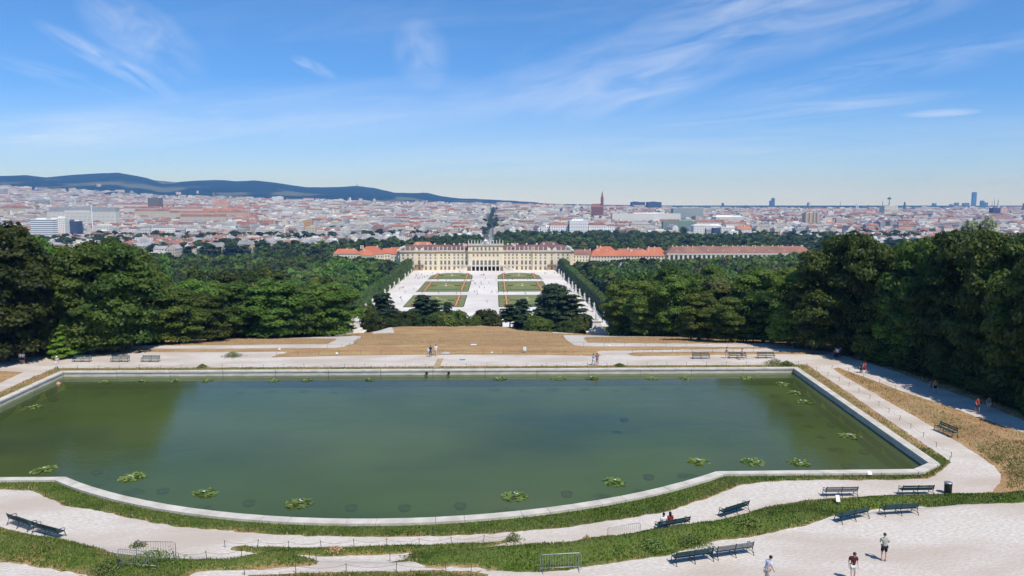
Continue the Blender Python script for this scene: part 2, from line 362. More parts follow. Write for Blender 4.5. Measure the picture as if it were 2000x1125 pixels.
I_R = W([(1625, 720), (1640, 719), (1700, 741), (1760, 764), (1850, 793), (1900, 812), (2000, 846), (2100, 884)]) + [(75, 62), (75, 50)] + W([(1958, 960), (1930, 962), (1952, 945), (1956, 930), (1940, 910), (1900, 882), (1850, 852), (1800, 822), (1750, 793), (1700, 764), (1640, 730)])
I_C = W([(2160, 960), (1930, 963), (1800, 966), (1700, 968), (1650, 974), (1600, 975), (1560, 980), (1500, 990), (1450, 1004), (1400, 1021), (1350, 1037), (1290, 1049), (1200, 1062), (1100, 1071), (1000, 1078), (900, 1083), (830, 1089), (760, 1098), (830, 1105), (920, 1108), (1000, 1116), (1060, 1119), (1130, 1112), (1200, 1101), (1300, 1085), (1400, 1058), (1480, 1047), (1550, 1034), (1600, 1019), (1700, 998), (1800, 990), (1900, 986), (2000, 983), (2160, 981)])
I_A = W([(440, 1072), (470, 1067), (540, 1070), (600, 1072), (700, 1068), (800, 1065), (900, 1063), (960, 1060), (1000, 1054), (1004, 1061), (950, 1069), (880, 1078), (800, 1081), (700, 1086), (600, 1086), (520, 1081), (470, 1077)])
I_B = W([(-160, 1010), (-60, 1020), (0, 1030), (60, 1045), (140, 1063), (220, 1080), (300, 1090), (360, 1092), (450, 1092), (540, 1090), (600, 1095), (622, 1100), (600, 1106), (520, 1112), (400, 1117), (370, 1120), (360, 1180), (190, 1180), (180, 1128), (120, 1115), (60, 1105), (0, 1098), (-160, 1080)])
I_D = W([(478, 1123), (540, 1121), (700, 1118), (850, 1116), (920, 1117), (952, 1124), (960, 1180), (470, 1180)])
BROWN_L = W([(-40, 722), (0, 725), (45, 727), (0, 748), (-60, 775)])
def gravel_sdf(x, y):
    e = (fbm(x * 1.3, y * 1.3, 3, 3) - .5) * .5 + (fbm(x * .25, y * .25, 9, 2) - .5) * .3
    s = sdf(OUT, x, y)
    for p in (P3L, P3R, P2L, PT, PTL): s = np.maximum(s, sdf(p, x, y))
    for p in (I_R2, I_R, I_C, I_A, I_B, I_D, BROWN_L): s = np.minimum(s, -sdf(p, x, y) + e * .7)
    return np.minimum(s + e * .12, -sdf(RING, x, y) + e * .8)
def axis(segs, g0, lim):
    v = []; a = segs[0][0]
    for s0, s1, st in segs: v += list(np.arange(s0, s1 - 1e-6, st))
    v.append(segs[-1][1]); st = segs[-1][2]
    while v[-1] < lim: st *= g0; v.append(v[-1] + st)
    return v
xs = axis([(0, 82, .5), (82, 130, 6)], 1.16, 12600); xs = np.array([-q for q in xs[::-1]][:-1] + xs)
ys = np.array(axis([(-60, 33, 6), (33, 128, .45), (128, 215, .9), (215, 400, 5), (400, 1000, 40), (1000, 4600, 70)], 1.14, 12400))
GX, GY = np.meshgrid(xs, ys); GX = GX.astype(float); GY = GY.astype(float)
gz = hgt(GX, GY); near = (np.abs(GX) < 84) & (GY > 30) & (GY < 216)
sg = np.full(GX.shape, -9.0); sg[near] = gravel_sdf(GX[near], GY[near])
sp_ = np.full(GX.shape, -99.0); sp_[near] = sdf(POND, GX[near], GY[near])
bump_ = np.zeros(GX.shape)
for p, am, wd in ((I_C, .62, 1.9), (I_A, .28, .8), (I_B, .4, 1.5), (I_R, .7, 4.0), (I_D, .2, 1), (I_R2, .15, .8)):
    q = np.zeros(GX.shape); q[near] = sdf(p, GX[near], GY[near]); bump_ += am * sm(q / wd)
gz = gz + bump_ + 1.6 * np.exp(-((GY - 196) / 7) ** 2) * sm((22 - np.abs(GX + 4)) / 9) * (1 + .5 * (fbm(GX * .2, GY * .3, 66, 3) - .5))
rr = np.hypot(GX, GY); gz = np.where(rr > 4700, gz - 25, gz)
gz = gz + np.where((sg < -.1) & near & (sp_ < -1.2), (fbm(GX * .9, GY * .9, 21, 3) - .5) * .18, 0)
gz = np.where(sp_ > .4, -3.6, gz)
dry = np.full(GX.shape, .80); dry = np.where(GY > 222, .12, dry)
q = np.full(GX.shape, -9.0); q[near] = sdf(RING, GX[near], GY[near])
dry = np.where(q > -.8, np.where(GY > 103, .42, .52), dry); dry = np.where((q > -.8) & (GY < 66), .2, dry)
for p, d in ((I_C, .10), (I_A, .12), (I_B, .25), (I_D, .3), (I_R, .68), (I_R2, .6)):
    q[near] = sdf(p, GX[near], GY[near]); dry = np.where((q > -.8) & near, d, dry)
dry = np.where((GX > 71) & (GY < 122) & (GY > 60) & near, .2, dry); edge = sm(1 - np.abs(sg) / .8) * near; dry = np.clip(dry + edge * .30, 0, 1)
ny, nx = GX.shape; idx = np.arange(ny * nx).reshape(ny, nx)
a_, b_, c_, d_ = idx[:-1, :-1].ravel(), idx[:-1, 1:].ravel(), idx[1:, 1:].ravel(), idx[1:, :-1].ravel()
T = np.concatenate([np.stack([a_, b_, c_], 1), np.stack([a_, c_, d_], 1)])
Vg = np.stack([GX.ravel(), GY.ravel(), gz.ravel()], 1)
def grassmat(name, grn=((.075, .12, .02), (.12, .16, .032)), dryc=((.49, .31, .15), (.34, .215, .10)), soil=(.34, .18, .09)):
    m = bpy.data.materials.new(name); m.use_nodes = True; nt = m.node_tree; p = nt.nodes['Principled BSDF']; p.inputs['Roughness'].default_value = .9; p.inputs['Specular IOR Level'].default_value = .15
    g = N(nt, 'ShaderNodeNewGeometry').outputs['Position']
    def nz(sc, lo, hi, det=5, st=None):
        v = g
        if st: mp = N(nt, 'ShaderNodeMapping'); mp.inputs['Scale'].default_value = st; nt.links.new(g, mp.inputs[0]); v = mp.outputs[0]
        n = N(nt, 'ShaderNodeTexNoise'); n.inputs['Scale'].default_value = sc; n.inputs['Detail'].default_value = det; n.inputs['Roughness'].default_value = .65; nt.links.new(v, n.inputs['Vector'])
        return ramp(nt, n.outputs[0], [(lo, 0.0), (hi, 1.0)]), n.outputs[0]
    def mix(f, a, b):
        x = N(nt, 'ShaderNodeMix', data_type='RGBA'); nt.links.new(f, x.inputs[0])
        for i, c in ((6, a), (7, b)):
            if isinstance(c, tuple): x.inputs[i].default_value = c + (1,)
            else: nt.links.new(c, x.inputs[i])
        return x.outputs[2]
    fine, fr = nz(3.2, .38, .62, 6); big, br = nz(.16, .35, .65, 4); strk, _ = nz(.5, .42, .6, 5, (.22, 1.6, 1)); strk2, _ = nz(.3, .47, .60, 6, (.3, 1.8, 1))
    gr = mix(fine, grn[0], grn[1]); dr = mix(fine, dryc[0], dryc[1]); dr = mix(math_n(nt, 'MULTIPLY', strk, .7), dr, (.50, .38, .18)); dr = mix(math_n(nt, 'MULTIPLY', big, .6), dr, soil); dr = mix(math_n(nt, 'MULTIPLY', strk2, .6), dr, (.27, .155, .07))
    at_ = N(nt, 'ShaderNodeAttribute'); at_.attribute_name = 'dry'
    f = math_n(nt, 'ADD', at_.outputs['Fac'], math_n(nt, 'MULTIPLY', math_n(nt, 'SUBTRACT', br, .5), .9)); f = math_n(nt, 'ADD', f, math_n(nt, 'MULTIPLY', math_n(nt, 'SUBTRACT', fr, .5), .8))
    f = ramp(nt, f, [(.30, 0.0), (.62, 1.0)])
    nt.links.new(mix(f, gr, dr), p.inputs['Base Color'])
    b = N(nt, 'ShaderNodeBump'); b.inputs['Strength'].default_value = .7; b.inputs['Distance'].default_value = .25; nt.links.new(fr, b.inputs['Height']); nt.links.new(b.outputs[0], p.inputs['Normal'])
    return m
M['ground'] = grassmat('turf')
M['town_ground'] = mat('town_ground', (.12, .115, .10), (.05, .07, .03), .012, .95, thr=(.45, .55))
far_face = (rr.ravel()[T[:, 0]] > 880).astype(np.int32)
gme = npmesh('ground', Vg, T, [M['ground'], M['town_ground']], far_face, True)
at_ = gme.attributes.new('dry', 'FLOAT', 'POINT'); at_.data.foreach_set('value', dry.ravel().astype(np.float32))
tag(link('ground', gme), kind='structure')
# the gravel follows the ground's own triangles, cut along the path outline, 2 cm above them
s = sg.ravel(); nb = near.ravel(); hole = sp_.ravel() > -.2
Tn = T[(nb[T].all(1)) & ((s[T] > 0).any(1)) & (~hole[T].any(1))]
full = (s[Tn] > 0).all(1); VV = [Vg + np.array([0, 0, .02])]; FF = [Tn[full]]; nv = []; nf = []; base = len(Vg)
for t in Tn[~full]:
    poly = []
    for k in range(3):
        i, j = t[k], t[(k + 1) % 3]
        if s[i] > 0: poly.append(Vg[i])
        if (s[i] > 0) != (s[j] > 0):
            u = s[i] / (s[i] - s[j]); poly.append(Vg[i] * (1 - u) + Vg[j] * u)
    o = base + len(nv); nv += [(p[0], p[1], p[2] + .02) for p in poly]
    for k in range(1, len(poly) - 1): nf.append((o, o + k, o + k + 1))
VV.append(np.array(nv)); FF.append(np.array(nf)); VV = np.concatenate(VV); FF = np.concatenate(FF)
used, inv = np.unique(FF.ravel(), return_inverse=True)
tag(link('gravel_path', npmesh('gravel_path', VV[used], inv.reshape(-1, 3), M['gravel'], smooth=True)), kind='structure')

# hills behind the city
def hillmat():
    m = bpy.data.materials.new('wooded_hill'); m.use_nodes = True; nt = m.node_tree; p = nt.nodes['Principled BSDF']; p.inputs['Roughness'].default_value = 1; p.inputs['Specular IOR Level'].default_value = 0
    g = N(nt, 'ShaderNodeNewGeometry').outputs['Position']
    def nz(sc, lo, hi, d=5):
        n = N(nt, 'ShaderNodeTexNoise'); n.inputs['Scale'].default_value = sc; n.inputs['Detail'].default_value = d; nt.links.new(g, n.inputs[0]); return ramp(nt, n.outputs[0], [(lo, 0.0), (hi, 1.0)])
    a = N(nt, 'ShaderNodeMix', data_type='RGBA'); nt.links.new(nz(.02, .4, .6), a.inputs[0]); a.inputs[6].default_value = (.009, .020, .014, 1); a.inputs[7].default_value = (.018, .032, .018, 1)
    b = N(nt, 'ShaderNodeMix', data_type='RGBA')
    at2 = N(nt, 'ShaderNodeAttribute'); at2.attribute_name = 'open'
    nt.links.new(math_n(nt, 'MULTIPLY', nz(.0022, .53, .60, 3), at2.outputs['Fac']), b.inputs[0]); nt.links.new(a.outputs[2], b.inputs[6]); b.inputs[7].default_value = (.10, .11, .06, 1)
    nt.links.new(b.outputs[2], p.inputs['Base Color']); return m
azs = np.linspace(R(-50), R(50), 360); rs = np.concatenate([np.linspace(4650, 8600, 60), np.array([9300, 10200, 11200, 12300])])
AZ, RS = np.meshgrid(azs, rs); HX, HY = RS * np.sin(AZ) + CAM[0], RS * np.cos(AZ)
HZ = hgt(HX, HY); k = ridge_z(HX, HY)
HZ = HZ + (fbm(HX / 420, HY / 420, 31, 4) - .5) * 46 * (k > 40)
HZ = np.where((RS > 8700) & (k > 40), HZ * .7, HZ); HZ[0] -= 30
opn = sm((RS - 4700) / 600) * (1 - sm((HZ - (k * .62)) / 30))
ny, nx = HX.shape; idx = np.arange(ny * nx).reshape(ny, nx)
hm = npmesh('hills', np.stack([HX.ravel(), HY.ravel(), HZ.ravel()], 1), np.stack([idx[:-1, :-1].ravel(), idx[:-1, 1:].ravel(), idx[1:, 1:].ravel(), idx[1:, :-1].ravel()], 1), hillmat(), smooth=True)
at_ = hm.attributes.new('open', 'FLOAT', 'POINT'); at_.data.foreach_set('value', opn.ravel().astype(np.float32))
tag(link('hills', hm), kind='structure')

# ------------------------------------------------------------------ pond: water, basin wall with coping
def watermat():
    m = bpy.data.materials.new('pond_water'); m.use_nodes = True; nt = m.node_tree; nt.nodes.clear()
    g = N(nt, 'ShaderNodeNewGeometry').outputs['Position']
    def nz(sc, st, d=4):
        mp = N(nt, 'ShaderNodeMapping'); mp.inputs['Scale'].default_value = st; nt.links.new(g, mp.inputs[0])
        n = N(nt, 'ShaderNodeTexNoise'); n.inputs['Scale'].default_value = sc; n.inputs['Detail'].default_value = d; nt.links.new(mp.outputs[0], n.inputs[0]); return n.outputs[0]
    c = N(nt, 'ShaderNodeMix', data_type='RGBA'); nt.links.new(ramp(nt, nz(.05, (.6, 1, 1)), [(.35, 0.0), (.62, 1.0)]), c.inputs[0])
    c.inputs[6].default_value = (.086, .128, .036, 1); c.inputs[7].default_value = (.118, .148, .060, 1)
    c4 = N(nt, 'ShaderNodeMix', data_type='RGBA'); nt.links.new(ramp(nt, nz(.030, (.55, 1.2, 1), 5), [(.50, 0.0), (.64, .85)]), c4.inputs[0]); nt.links.new(c.outputs[2], c4.inputs[6]); c4.inputs[7].default_value = (.040, .066, .060, 1)
    df = N(nt, 'ShaderNodeBsdfDiffuse'); nt.links.new(c4.outputs[2], df.inputs[0])
    tr = N(nt, 'ShaderNodeBsdfTransparent'); tr.inputs[0].default_value = (.78, .95, .54, 1)
    mx = N(nt, 'ShaderNodeMixShader'); mx.inputs[0].default_value = .48; nt.links.new(df.outputs[0], mx.inputs[1]); nt.links.new(tr.outputs[0], mx.inputs[2])
    gl = N(nt, 'ShaderNodeBsdfGlossy'); gl.inputs['Roughness'].default_value = .025
    fr = N(nt, 'ShaderNodeFresnel'); fr.inputs['IOR'].default_value = 1.33
    ws = math_n(nt, 'ADD', nz(2.2, (1, 1.6, 1), 3), math_n(nt, 'MULTIPLY', nz(.35, (1, 1.5, 1), 2), 1.5))
    b = N(nt, 'ShaderNodeBump'); b.inputs['Strength'].default_value = .16; b.inputs['Distance'].default_value = .1; nt.links.new(ws, b.inputs['Height'])
    nt.links.new(b.outputs[0], gl.inputs['Normal']); nt.links.new(b.outputs[0], fr.inputs['Normal'])
    m2 = N(nt, 'ShaderNodeMixShader'); nt.links.new(fr.outputs[0], m2.inputs[0]); nt.links.new(mx.outputs[0], m2.inputs[1]); nt.links.new(gl.outputs[0], m2.inputs[2])
    o = N(nt, 'ShaderNodeOutputMaterial'); nt.links.new(m2.outputs[0], o.inputs[0]); return m
b = MB(); pi = pond(-.75); b.add([(x, y, WATER_Z) for x, y in pi], [tuple(range(len(pi)))[::-1]])
w = tag(b.build('water', watermat()), kind='structure')
if w.data.polygons[0].normal.z < 0: w.data.flip_normals()
b = MB(); b.add([(x, y, -3.5) for x, y in pond(-.75)], [tuple(range(len(pi)))]); b.build('pond_floor', mat('pond_floor', (.12, .15, .065), (.20, .225, .11), .05, c3=(.05, .065, .04), s3=.035)); tag(bpy.data.objects['pond_floor'], kind='structure')
pw = empty('pond_wall', (0, 103, -1.2), 0, 'pale stone basin wall and coping running round the whole green pond', 'wall')
cop = MB(); fac = MB(); back = MB(); A, B2, Bk, Bi = pond(0), pond(-.88), pond(-.78), pond(-.70)
nP = len(A); oz = Vector((0, -103, 1.2))
for i in range(nP):
    j = (i + 1) % nP; L = math.hypot(A[j][0] - A[i][0], A[j][1] - A[i][1]); n = max(1, round(L / 7.4)); arc = 4 <= i < 4 + 28
    for q in range(n):
        g = .03 if (not arc or i % 3 == 0) else 0.0
        t0 = q / n + g / L; t1 = (q + 1) / n - g / L
        def P(S, t): return Vector((S[i][0] * (1 - t) + S[j][0] * t, S[i][1] * (1 - t) + S[j][1] * t, 0)) + oz
        a0, a1, b0, b1, k0, k1 = P(A, t0), P(A, t1), P(B2, t0), P(B2, t1), P(Bk, t0), P(Bk, t1)
        zt, zb = -1.02, -1.20; jz = RNG.uniform(-.006, .006)
        v = [tuple(p + Vector((0, 0, z))) for z in (zb, zt + jz) for p in (a0, a1, b1, b0)]
        cop.add(v, [(0, 1, 2, 3), (7, 6, 5, 4), (0, 4, 5, 1), (1, 5, 6, 2), (2, 6, 7, 3), (3, 7, 4, 0)])
        for (z1, z0, ins) in ((-1.203, -1.40, 0), (-1.406, -2.4, 1)):
            S = Bk if ins == 0 else pond(-.80); k0, k1 = P(S, t0), P(S, t1); m0, m1 = P(A, t0), P(A, t1)
            v = [tuple(p + Vector((0, 0, z))) for z in (z0, z1) for p in (m0, m1, k1, k0)]
            fac.add(v, [(0, 1, 2, 3), (7, 6, 5, 4), (0, 4, 5, 1), (1, 5, 6, 2), (2, 6, 7, 3), (3, 7, 4, 0)])
    def P(S, t): return Vector((S[i][0] * (1 - t) + S[j][0] * t, S[i][1] * (1 - t) + S[j][1] * t, 0)) + oz
    back.add([tuple(P(Bi, 0) + Vector((0, 0, -3.4))), tuple(P(Bi, 1) + Vector((0, 0, -3.4))), tuple(P(Bi, 1) + Vector((0, 0, -1.06))), tuple(P(Bi, 0) + Vector((0, 0, -1.06)))], [(0, 1, 2, 3)])
fac.build('wall_face', M['wallstone'], pw); cop.build('coping', M['stone'], pw); back.build('joint', M['soil'], pw)
for px in (833, 876):
    x, y = G(px, 728, -1.3); t = MB()
    t.tube([(0, 0, 0), (0, -.35, 0), (0, -.5, -.12)], .09, 10); t.box(-.17, .17, .0, .12, -.2, .2)
    o = tag(t.build('water_spout', M['iron']), 'dark iron water spout in the far pond wall, %s of the pair' % ('left' if px == 833 else 'right'), 'spout', 'spouts in the far pond wall'); o.location = (x, 102.05, -1.42)

# ------------------------------------------------------------------ great parterre below
GZ = -43.4
b = MB()
b.add([(x, y, GZ + .12) for x, y in [(-72, 374), (72, 374), (72, 700), (72, 742), (110, 742), (110, 800), (-110, 800), (-110, 742), (-72, 742), (-72, 700)]], [tuple(range(10))])
M['garden_gravel'] = mat('garden_gravel', (.66, .61, .56), (.74, .70, .65), .12, .95, c3=(.60, .55, .50), s3=.02)
tag(b.build('garden_gravel', M['garden_gravel']), kind='structure')
M['lawn'] = mat('lawn', (.12, .175, .045), (.16, .205, .06), .25, .9, c3=(.19, .19, .08), s3=.08)
M['bed_red'] = mat('bed_red', (.40, .05, .03), (.20, .09, .03), .8, .8); M['bed_yellow'] = mat('bed_yellow', (.55, .38, .14), (.30, .30, .12), .6, .8)
M['bed_dark'] = mat('bed_dark', (.03, .045, .015), (.07, .05, .02), 1, .9); M['bed_orange'] = mat('bed_orange', (.50, .33, .08), (.20, .22, .07), .5, .8)
rows = [(600, 577, 'third'), (570, 550, 'second'), (545.5, 533.5, 'first'), (629, 608, 'fourth')]
for ya, yb_, nm in rows:
    y0, y1 = G(948, ya, GZ)[1], G(948, yb_, GZ)[1]
    for sd_ in (-1, 1):
        t = empty('parterre_bed', (sd_ * 30.7, (y0 + y1) / 2, GZ + .12), 0, 'green parterre lawn with flower bands, %s row from the palace, %s of the central path' % (nm, 'left' if sd_ < 0 else 'right'), 'flower bed', 'parterre beds before the palace')
        hx, hy = 19.5, (y1 - y0) / 2
        if nm == 'first':
            pl = [(-hx, -hy), (hx, -hy)] + [(hx * math.cos(a), hy * (-.35 + 1.35 * math.sin(a) ** .8)) for a in [R(q) for q in range(12, 170, 12)]]
        elif nm == 'fourth': pl = [(-hx, hy), (-hx * .95, -hy * .3), (-hx * .6, -hy), (hx * .6, -hy), (hx * .95, -hy * .3), (hx, hy)]
        else: pl = [(-hx, -hy), (hx * .97, -hy), (hx, -hy * .9), (hx, hy), (-hx, hy)]
        e = MB(); e.prism(pl, 0, .22); e.build('border_hedge', M['bed_dark'], t)
        e = MB(); e.prism([(x * .975, y * .975) for x, y in pl], 0, .26); e.build('lawn', M['lawn'], t)
        for s2 in (-1, 1):
            xb = s2 * hx * .72; rb = MB(); yb = MB(); n = max(3, int(hy * 2 / 9)); st = hy * 1.7 / n
            for q in range(n):
                yc = -hy * .85 + st * (q + .5); w_ = 2.0 if q % 2 == 0 else 1.1
                if abs(yc) > .2: rb.box(xb - w_, xb + w_, yc - st * .38, yc + st * .38, .26, .42)
            yb.box(xb - .45, xb + .45, -hy * .85, hy * .85, .27, .5); yb.box(xb - 2.4, xb + 2.4, -.9, .9, .27, .5)
            rb.build('flower_band', M['bed_red'], t); yb.build('flower_line', M['bed_yellow'], t)
        sc = MB()                                             # scrolls of bedding in the middle
        for q in range(26):
            a = q / 25 * 2 - 1; sc.box(a * hx * .5 - .5, a * hx * .5 + .5, hy * (.12 + .28 * math.cos(a * 4)) - .8, hy * (.12 + .28 * math.cos(a * 4)) + .8, .27, .42)
        for a in (-.25, -.12, 0, .12, .25): sc.box(a * hx - .9, a * hx + .9, hy * .15 - 1.6, hy * .15 + 1.6, .27, .44)
        sc.box(-hx * .55, hx * .55, -.12, .12, .262, .275)
        for q in range(26): a = q / 25 * 2 - 1; sc.box(a * hx * .5 - .1, a * hx * .5 + .1, 0, hy * (.12 + .28 * math.cos(a * 4)), .262, .275)
        sc.build('flower_scroll', M['bed_orange'], t)
        dk = MB()
        for a, b_ in ((-.5, 0), (.5, 0)):
            dk.box(hx * a - 2.6, hx * a + 2.6, hy * b_ - .6, hy * b_ + .6, .27, .7)
        for a in np.linspace(-.62, .62, 16): dk.box(hx * a - .8, hx * a + .8, -hy * .72 - .4 - .8 * math.cos(a * 9), -hy * .72 + .4 - .8 * math.cos(a * 9), .27, .45)
        dk.box(-hx * .63, hx * .63, -hy * .72 - .1, -hy * .72 + .1, .262, .276); dk.box(-hx * .5 - .1, -hx * .5 + .1, -hy * .72, 0, .262, .276); dk.box(hx * .5 - .1, hx * .5 + .1, -hy * .72, 0, .262, .276)
        dk.build('box_shrubs', M['bed_dark'], t)
        e = MB(); e.lathe([(1.3, .26), (1.4, .5), (.5, .6), (.3, 1.2), (.9, 1.9), (1.0, 2.2)], 10); e.build('urn', M['statue'], t)

# ------------------------------------------------------------------ trees: prototypes
def crown_mesh(name, blobs, nleaf, leaf, mtl, seed, flat=0.0, down=-.25, aspect=.62):
    # blobs: (x, y, z, rx, ry, rz); leaves are small quads spread over and just inside every blob
    r = np.random.RandomState(seed); P = []; Nn = []
    B = np.array(blobs); wgt = (B[:, 3] * B[:, 4]) ** 1.0; cnt = np.maximum(3, (nleaf * wgt / wgt.sum())).astype(int)
    for bl, n in zip(B, cnt):
        d = r.normal(size=(n, 3)); d /= np.linalg.norm(d, axis=1)[:, None]
        d[:, 2] = np.where(d[:, 2] < down, -d[:, 2] * .6, d[:, 2])
        rad = 1 - r.rand(n)[:, None] ** 2.2 * .55
        P.append(bl[:3] + d * rad * bl[3:6]); Nn.append(d * np.array([1, 1, 1.2]))
    P = np.concatenate(P); Nn = np.concatenate(Nn)
    Nn = Nn + r.normal(size=Nn.shape) * .45; Nn[:, 2] += .25 + flat * 2; Nn /= np.linalg.norm(Nn, axis=1)[:, None]
    a = np.cross(Nn, r.normal(size=Nn.shape)); a /= np.linalg.norm(a, axis=1)[:, None]; b = np.cross(Nn, a)
    s = leaf * (.55 + .9 * r.rand(len(P)))[:, None]
    V = np.stack([P - a * s, P - b * s * aspect + a * s * .1, P + a * s, P + b * s * aspect], 1).reshape(-1, 3)
    Fq = np.arange(len(V)).reshape(-1, 4)
    return npmesh(name, V, Fq, mtl)
def broad_blobs(seed, h=20, w=6.5, base=.03, n=46, jag=.3):
    r = np.random.RandomState(seed); out = []
    zc = h * (base + 1) / 2; hz = h * (1 - base) / 2
    for i in range(n):
        d = r.normal(size=3); d /= np.linalg.norm(d)
        k = 1 - jag * r.rand() ** 1.5; zz = d[2] * hz * .84 * k; lob = 1 + .16 * math.sin(3 * math.atan2(d[1], d[0]) + seed)
        rb = w * (.20 + .17 * r.rand())
        out.append((d[0] * w * .78 * k * lob, d[1] * w * .78 * k * lob, zc + zz, rb * 1.15, rb * 1.15, rb * (.62 + .3 * r.rand())))
    out += [(0, 0, zc, w * .58, w * .58, hz * .62), (0, 0, zc - hz * .5, w * .55, w * .55, hz * .42)]
    for i in range(7): a = i * .9 + seed; out.append((w * .55 * math.cos(a), w * .55 * math.sin(a), h * (.1 + .05 * r.rand()), w * .3, w * .3, h * .09))
    return out
def pine_blobs(seed, h=16, w=5, n=34, cone=.55, base=.22):
    r = np.random.RandomState(seed); out = []
    for i in range(n):
        t = (i + r.rand() * .7) / n; z = h * (base + (1 - base) * t * .97); rr_ = w * ((1 - t) ** cone) * (.85 + .3 * r.rand()) + .3; a = i * 2.4 + r.rand()
        d = rr_ * (.35 + .6 * r.rand()); rb = max(.7, w * .34 * (1.15 - .5 * t))
        out.append((d * math.cos(a), d * math.sin(a), z, rb * 1.25, rb * 1.25, rb * .45))
        if i % 2 == 0: out.append((0, 0, z - .3, rr_ * .42 + .3, rr_ * .42 + .3, h * .05))
    return out
def cone_blobs(seed, h=10, w=3.2, n=44):
    r = np.random.RandomState(seed); out = []
    for i in range(n):
        t = (i + r.rand()) / n; z = h * (.06 + .92 * t); rr_ = w * (1 - t) ** .8; a = i * 2.4
        out.append((rr_ * .7 * math.cos(a), rr_ * .7 * math.sin(a), z, .35 + rr_ * .35, .35 + rr_ * .35, .4 + .3 * (1 - t)))
    return out
def trunk_mesh(name, h, r0, seed, top=.7, limbs=5, m=None):
    r = np.random.RandomState(seed); b = MB(); P = [(0, 0, -.6)]; 
    for k in range(1, 6): P.append((P[-1][0] + r.uniform(-.15, .15), P[-1][1] + r.uniform(-.15, .15), h * top * k / 5))
    b.tube(P, [r0 * 1.25, r0, r0 * .85, r0 * .7, r0 * .5, r0 * .25], 8)
    for k in range(limbs):
        q = P[2 + k % 3]; a = r.rand() * 6.28; L = h * .24
        b.tube([q, (q[0] + math.cos(a) * L * .45, q[1] + math.sin(a) * L * .45, q[2] + L * .5), (q[0] + math.cos(a) * L, q[1] + math.sin(a) * L, q[2] + L * .95)], [r0 * .45, r0 * .3, r0 * .08], 5)
    return b.mesh(name, M['bark'], True)
# crown variants as (crown mesh, trunk mesh, height, half width); the dense ones stand near the camera
HI, MID, LO = [], [], []
for k in range(5): HI.append(crown_mesh('crown', broad_blobs(10 + k, n=64, jag=.42), 26000, .30, L_BROAD[0], 100 + k))
for k in range(4): MID.append(crown_mesh('crown', broad_blobs(30 + k, n=40, jag=.32), 7500, .62, L_BROAD[0], 130 + k))
for k in range(3): LO.append(crown_mesh('crown', broad_blobs(50 + k, n=22, jag=.25), 1100, 1.45, L_BROAD[0], 150 + k))
TR = [trunk_mesh('trunk', 20, .42, 3 + k) for k in range(3)]; TR2 = [trunk_mesh('trunk', 20, .3, 9, limbs=3)]
PINE = [crown_mesh('crown', pine_blobs(70 + k, n=46, base=.1), 14000, .42, L_PINE, 170 + k, .5) for k in range(3)]
THINP = crown_mesh('crown', pine_blobs(75, 16, 3.6, 20, .35, .5), 4500, .40, L_PINE, 175, .5)
CEDAR = crown_mesh('crown', pine_blobs(78, 18, 9.0, 110, .42, .04), 34000, .46, L_PINE, 178, .6)
CONE = crown_mesh('crown', cone_blobs(80), 9000, .24, L_BROAD[2], 180)
RTR = trunk_mesh('trunk', 6.4, .14, 41, .5, 0); CTR = trunk_mesh('trunk', 10, .15, 42, .9, 0)
PTR = trunk_mesh('trunk', 16, .26, 31, .9, 0)
ROUND = crown_mesh('crown', [(0, 0, 3.0, 3.4, 3.4, 2.9)] + broad_blobs(85, 6.4, 3.3, .05, 20, .1), 9000, .26, L_BROAD[0], 185)
TONES = [('dark green', 0), ('mid green', 1), ('bright green', 2), ('olive green', 3)]
def variant(me, k):                                           # same leaves, other leaf colour
    key = me.name + '_v%d' % k
    if key not in VAR:
        c = me.copy(); c.materials.clear(); c.materials.append(L_BROAD[k]); VAR[key] = c
    return VAR[key]
VAR = {}
TREES = []                                                    # every tree wanted: dict(x, y, h, w, kind, tone, label ...)
def want(x, y, h, w, kind='broad', tone=0, label=None, cat='tree', z=None, force=False, name='broadleaf_tree', edge=None):
    TREES.append(dict(x=x, y=y, h=h, w=w, kind=kind, tone=tone, label=label, cat=cat, z=H(x, y) - .1 if z is None else z, force=force, name=name, edge=edge))
# silhouettes of the two woods in the photograph: highest allowed crown top per column
SIL = ([-400, -60, 0, 50, 75, 100, 130, 150, 180, 215, 245, 265, 290, 340, 500, 700, 760, 800, 1120, 1180, 1300, 1400, 1500, 1560, 1600, 1625, 1650, 1685, 1705, 1730, 1760, 1790, 1830, 1870, 1920, 2000, 2400],
       [420, 424, 425, 434, 452, 462, 482, 464, 452, 450, 462, 474, 488, 490, 488, 494, 500, 512, 510, 506, 500, 498, 494, 488, 478, 455, 441, 440, 452, 463, 463, 452, 444, 438, 432, 436, 430])
def fit_h(x, y, h, zb, extra=0):
    for _ in range(30):
        p = pxof(x, y, zb + h)
        lim = np.interp(p[0], SIL[0], SIL[1]) + extra
        if p[1] >= lim or h < 5: return h
        h *= .96
    return h
def tree_px(px, pb, ptop, wpx, kind='broad', tone=0, D=None, **k):        # a tree from its foot (or distance) and crown top in the photograph
    if D is None: x, y = at(px, pb)
    else: y = D; x = col_at(px, D)[0]
    zb = H(x, y); zt = col_at(px, y, ptop)[1]; dist = math.hypot(x - CAM[0], y)
    want(x, y, max(3, zt - zb), wpx * dist / F / 2, kind, tone, force=True, **k)
Lz = 'left wood'; Rz = 'right wood'
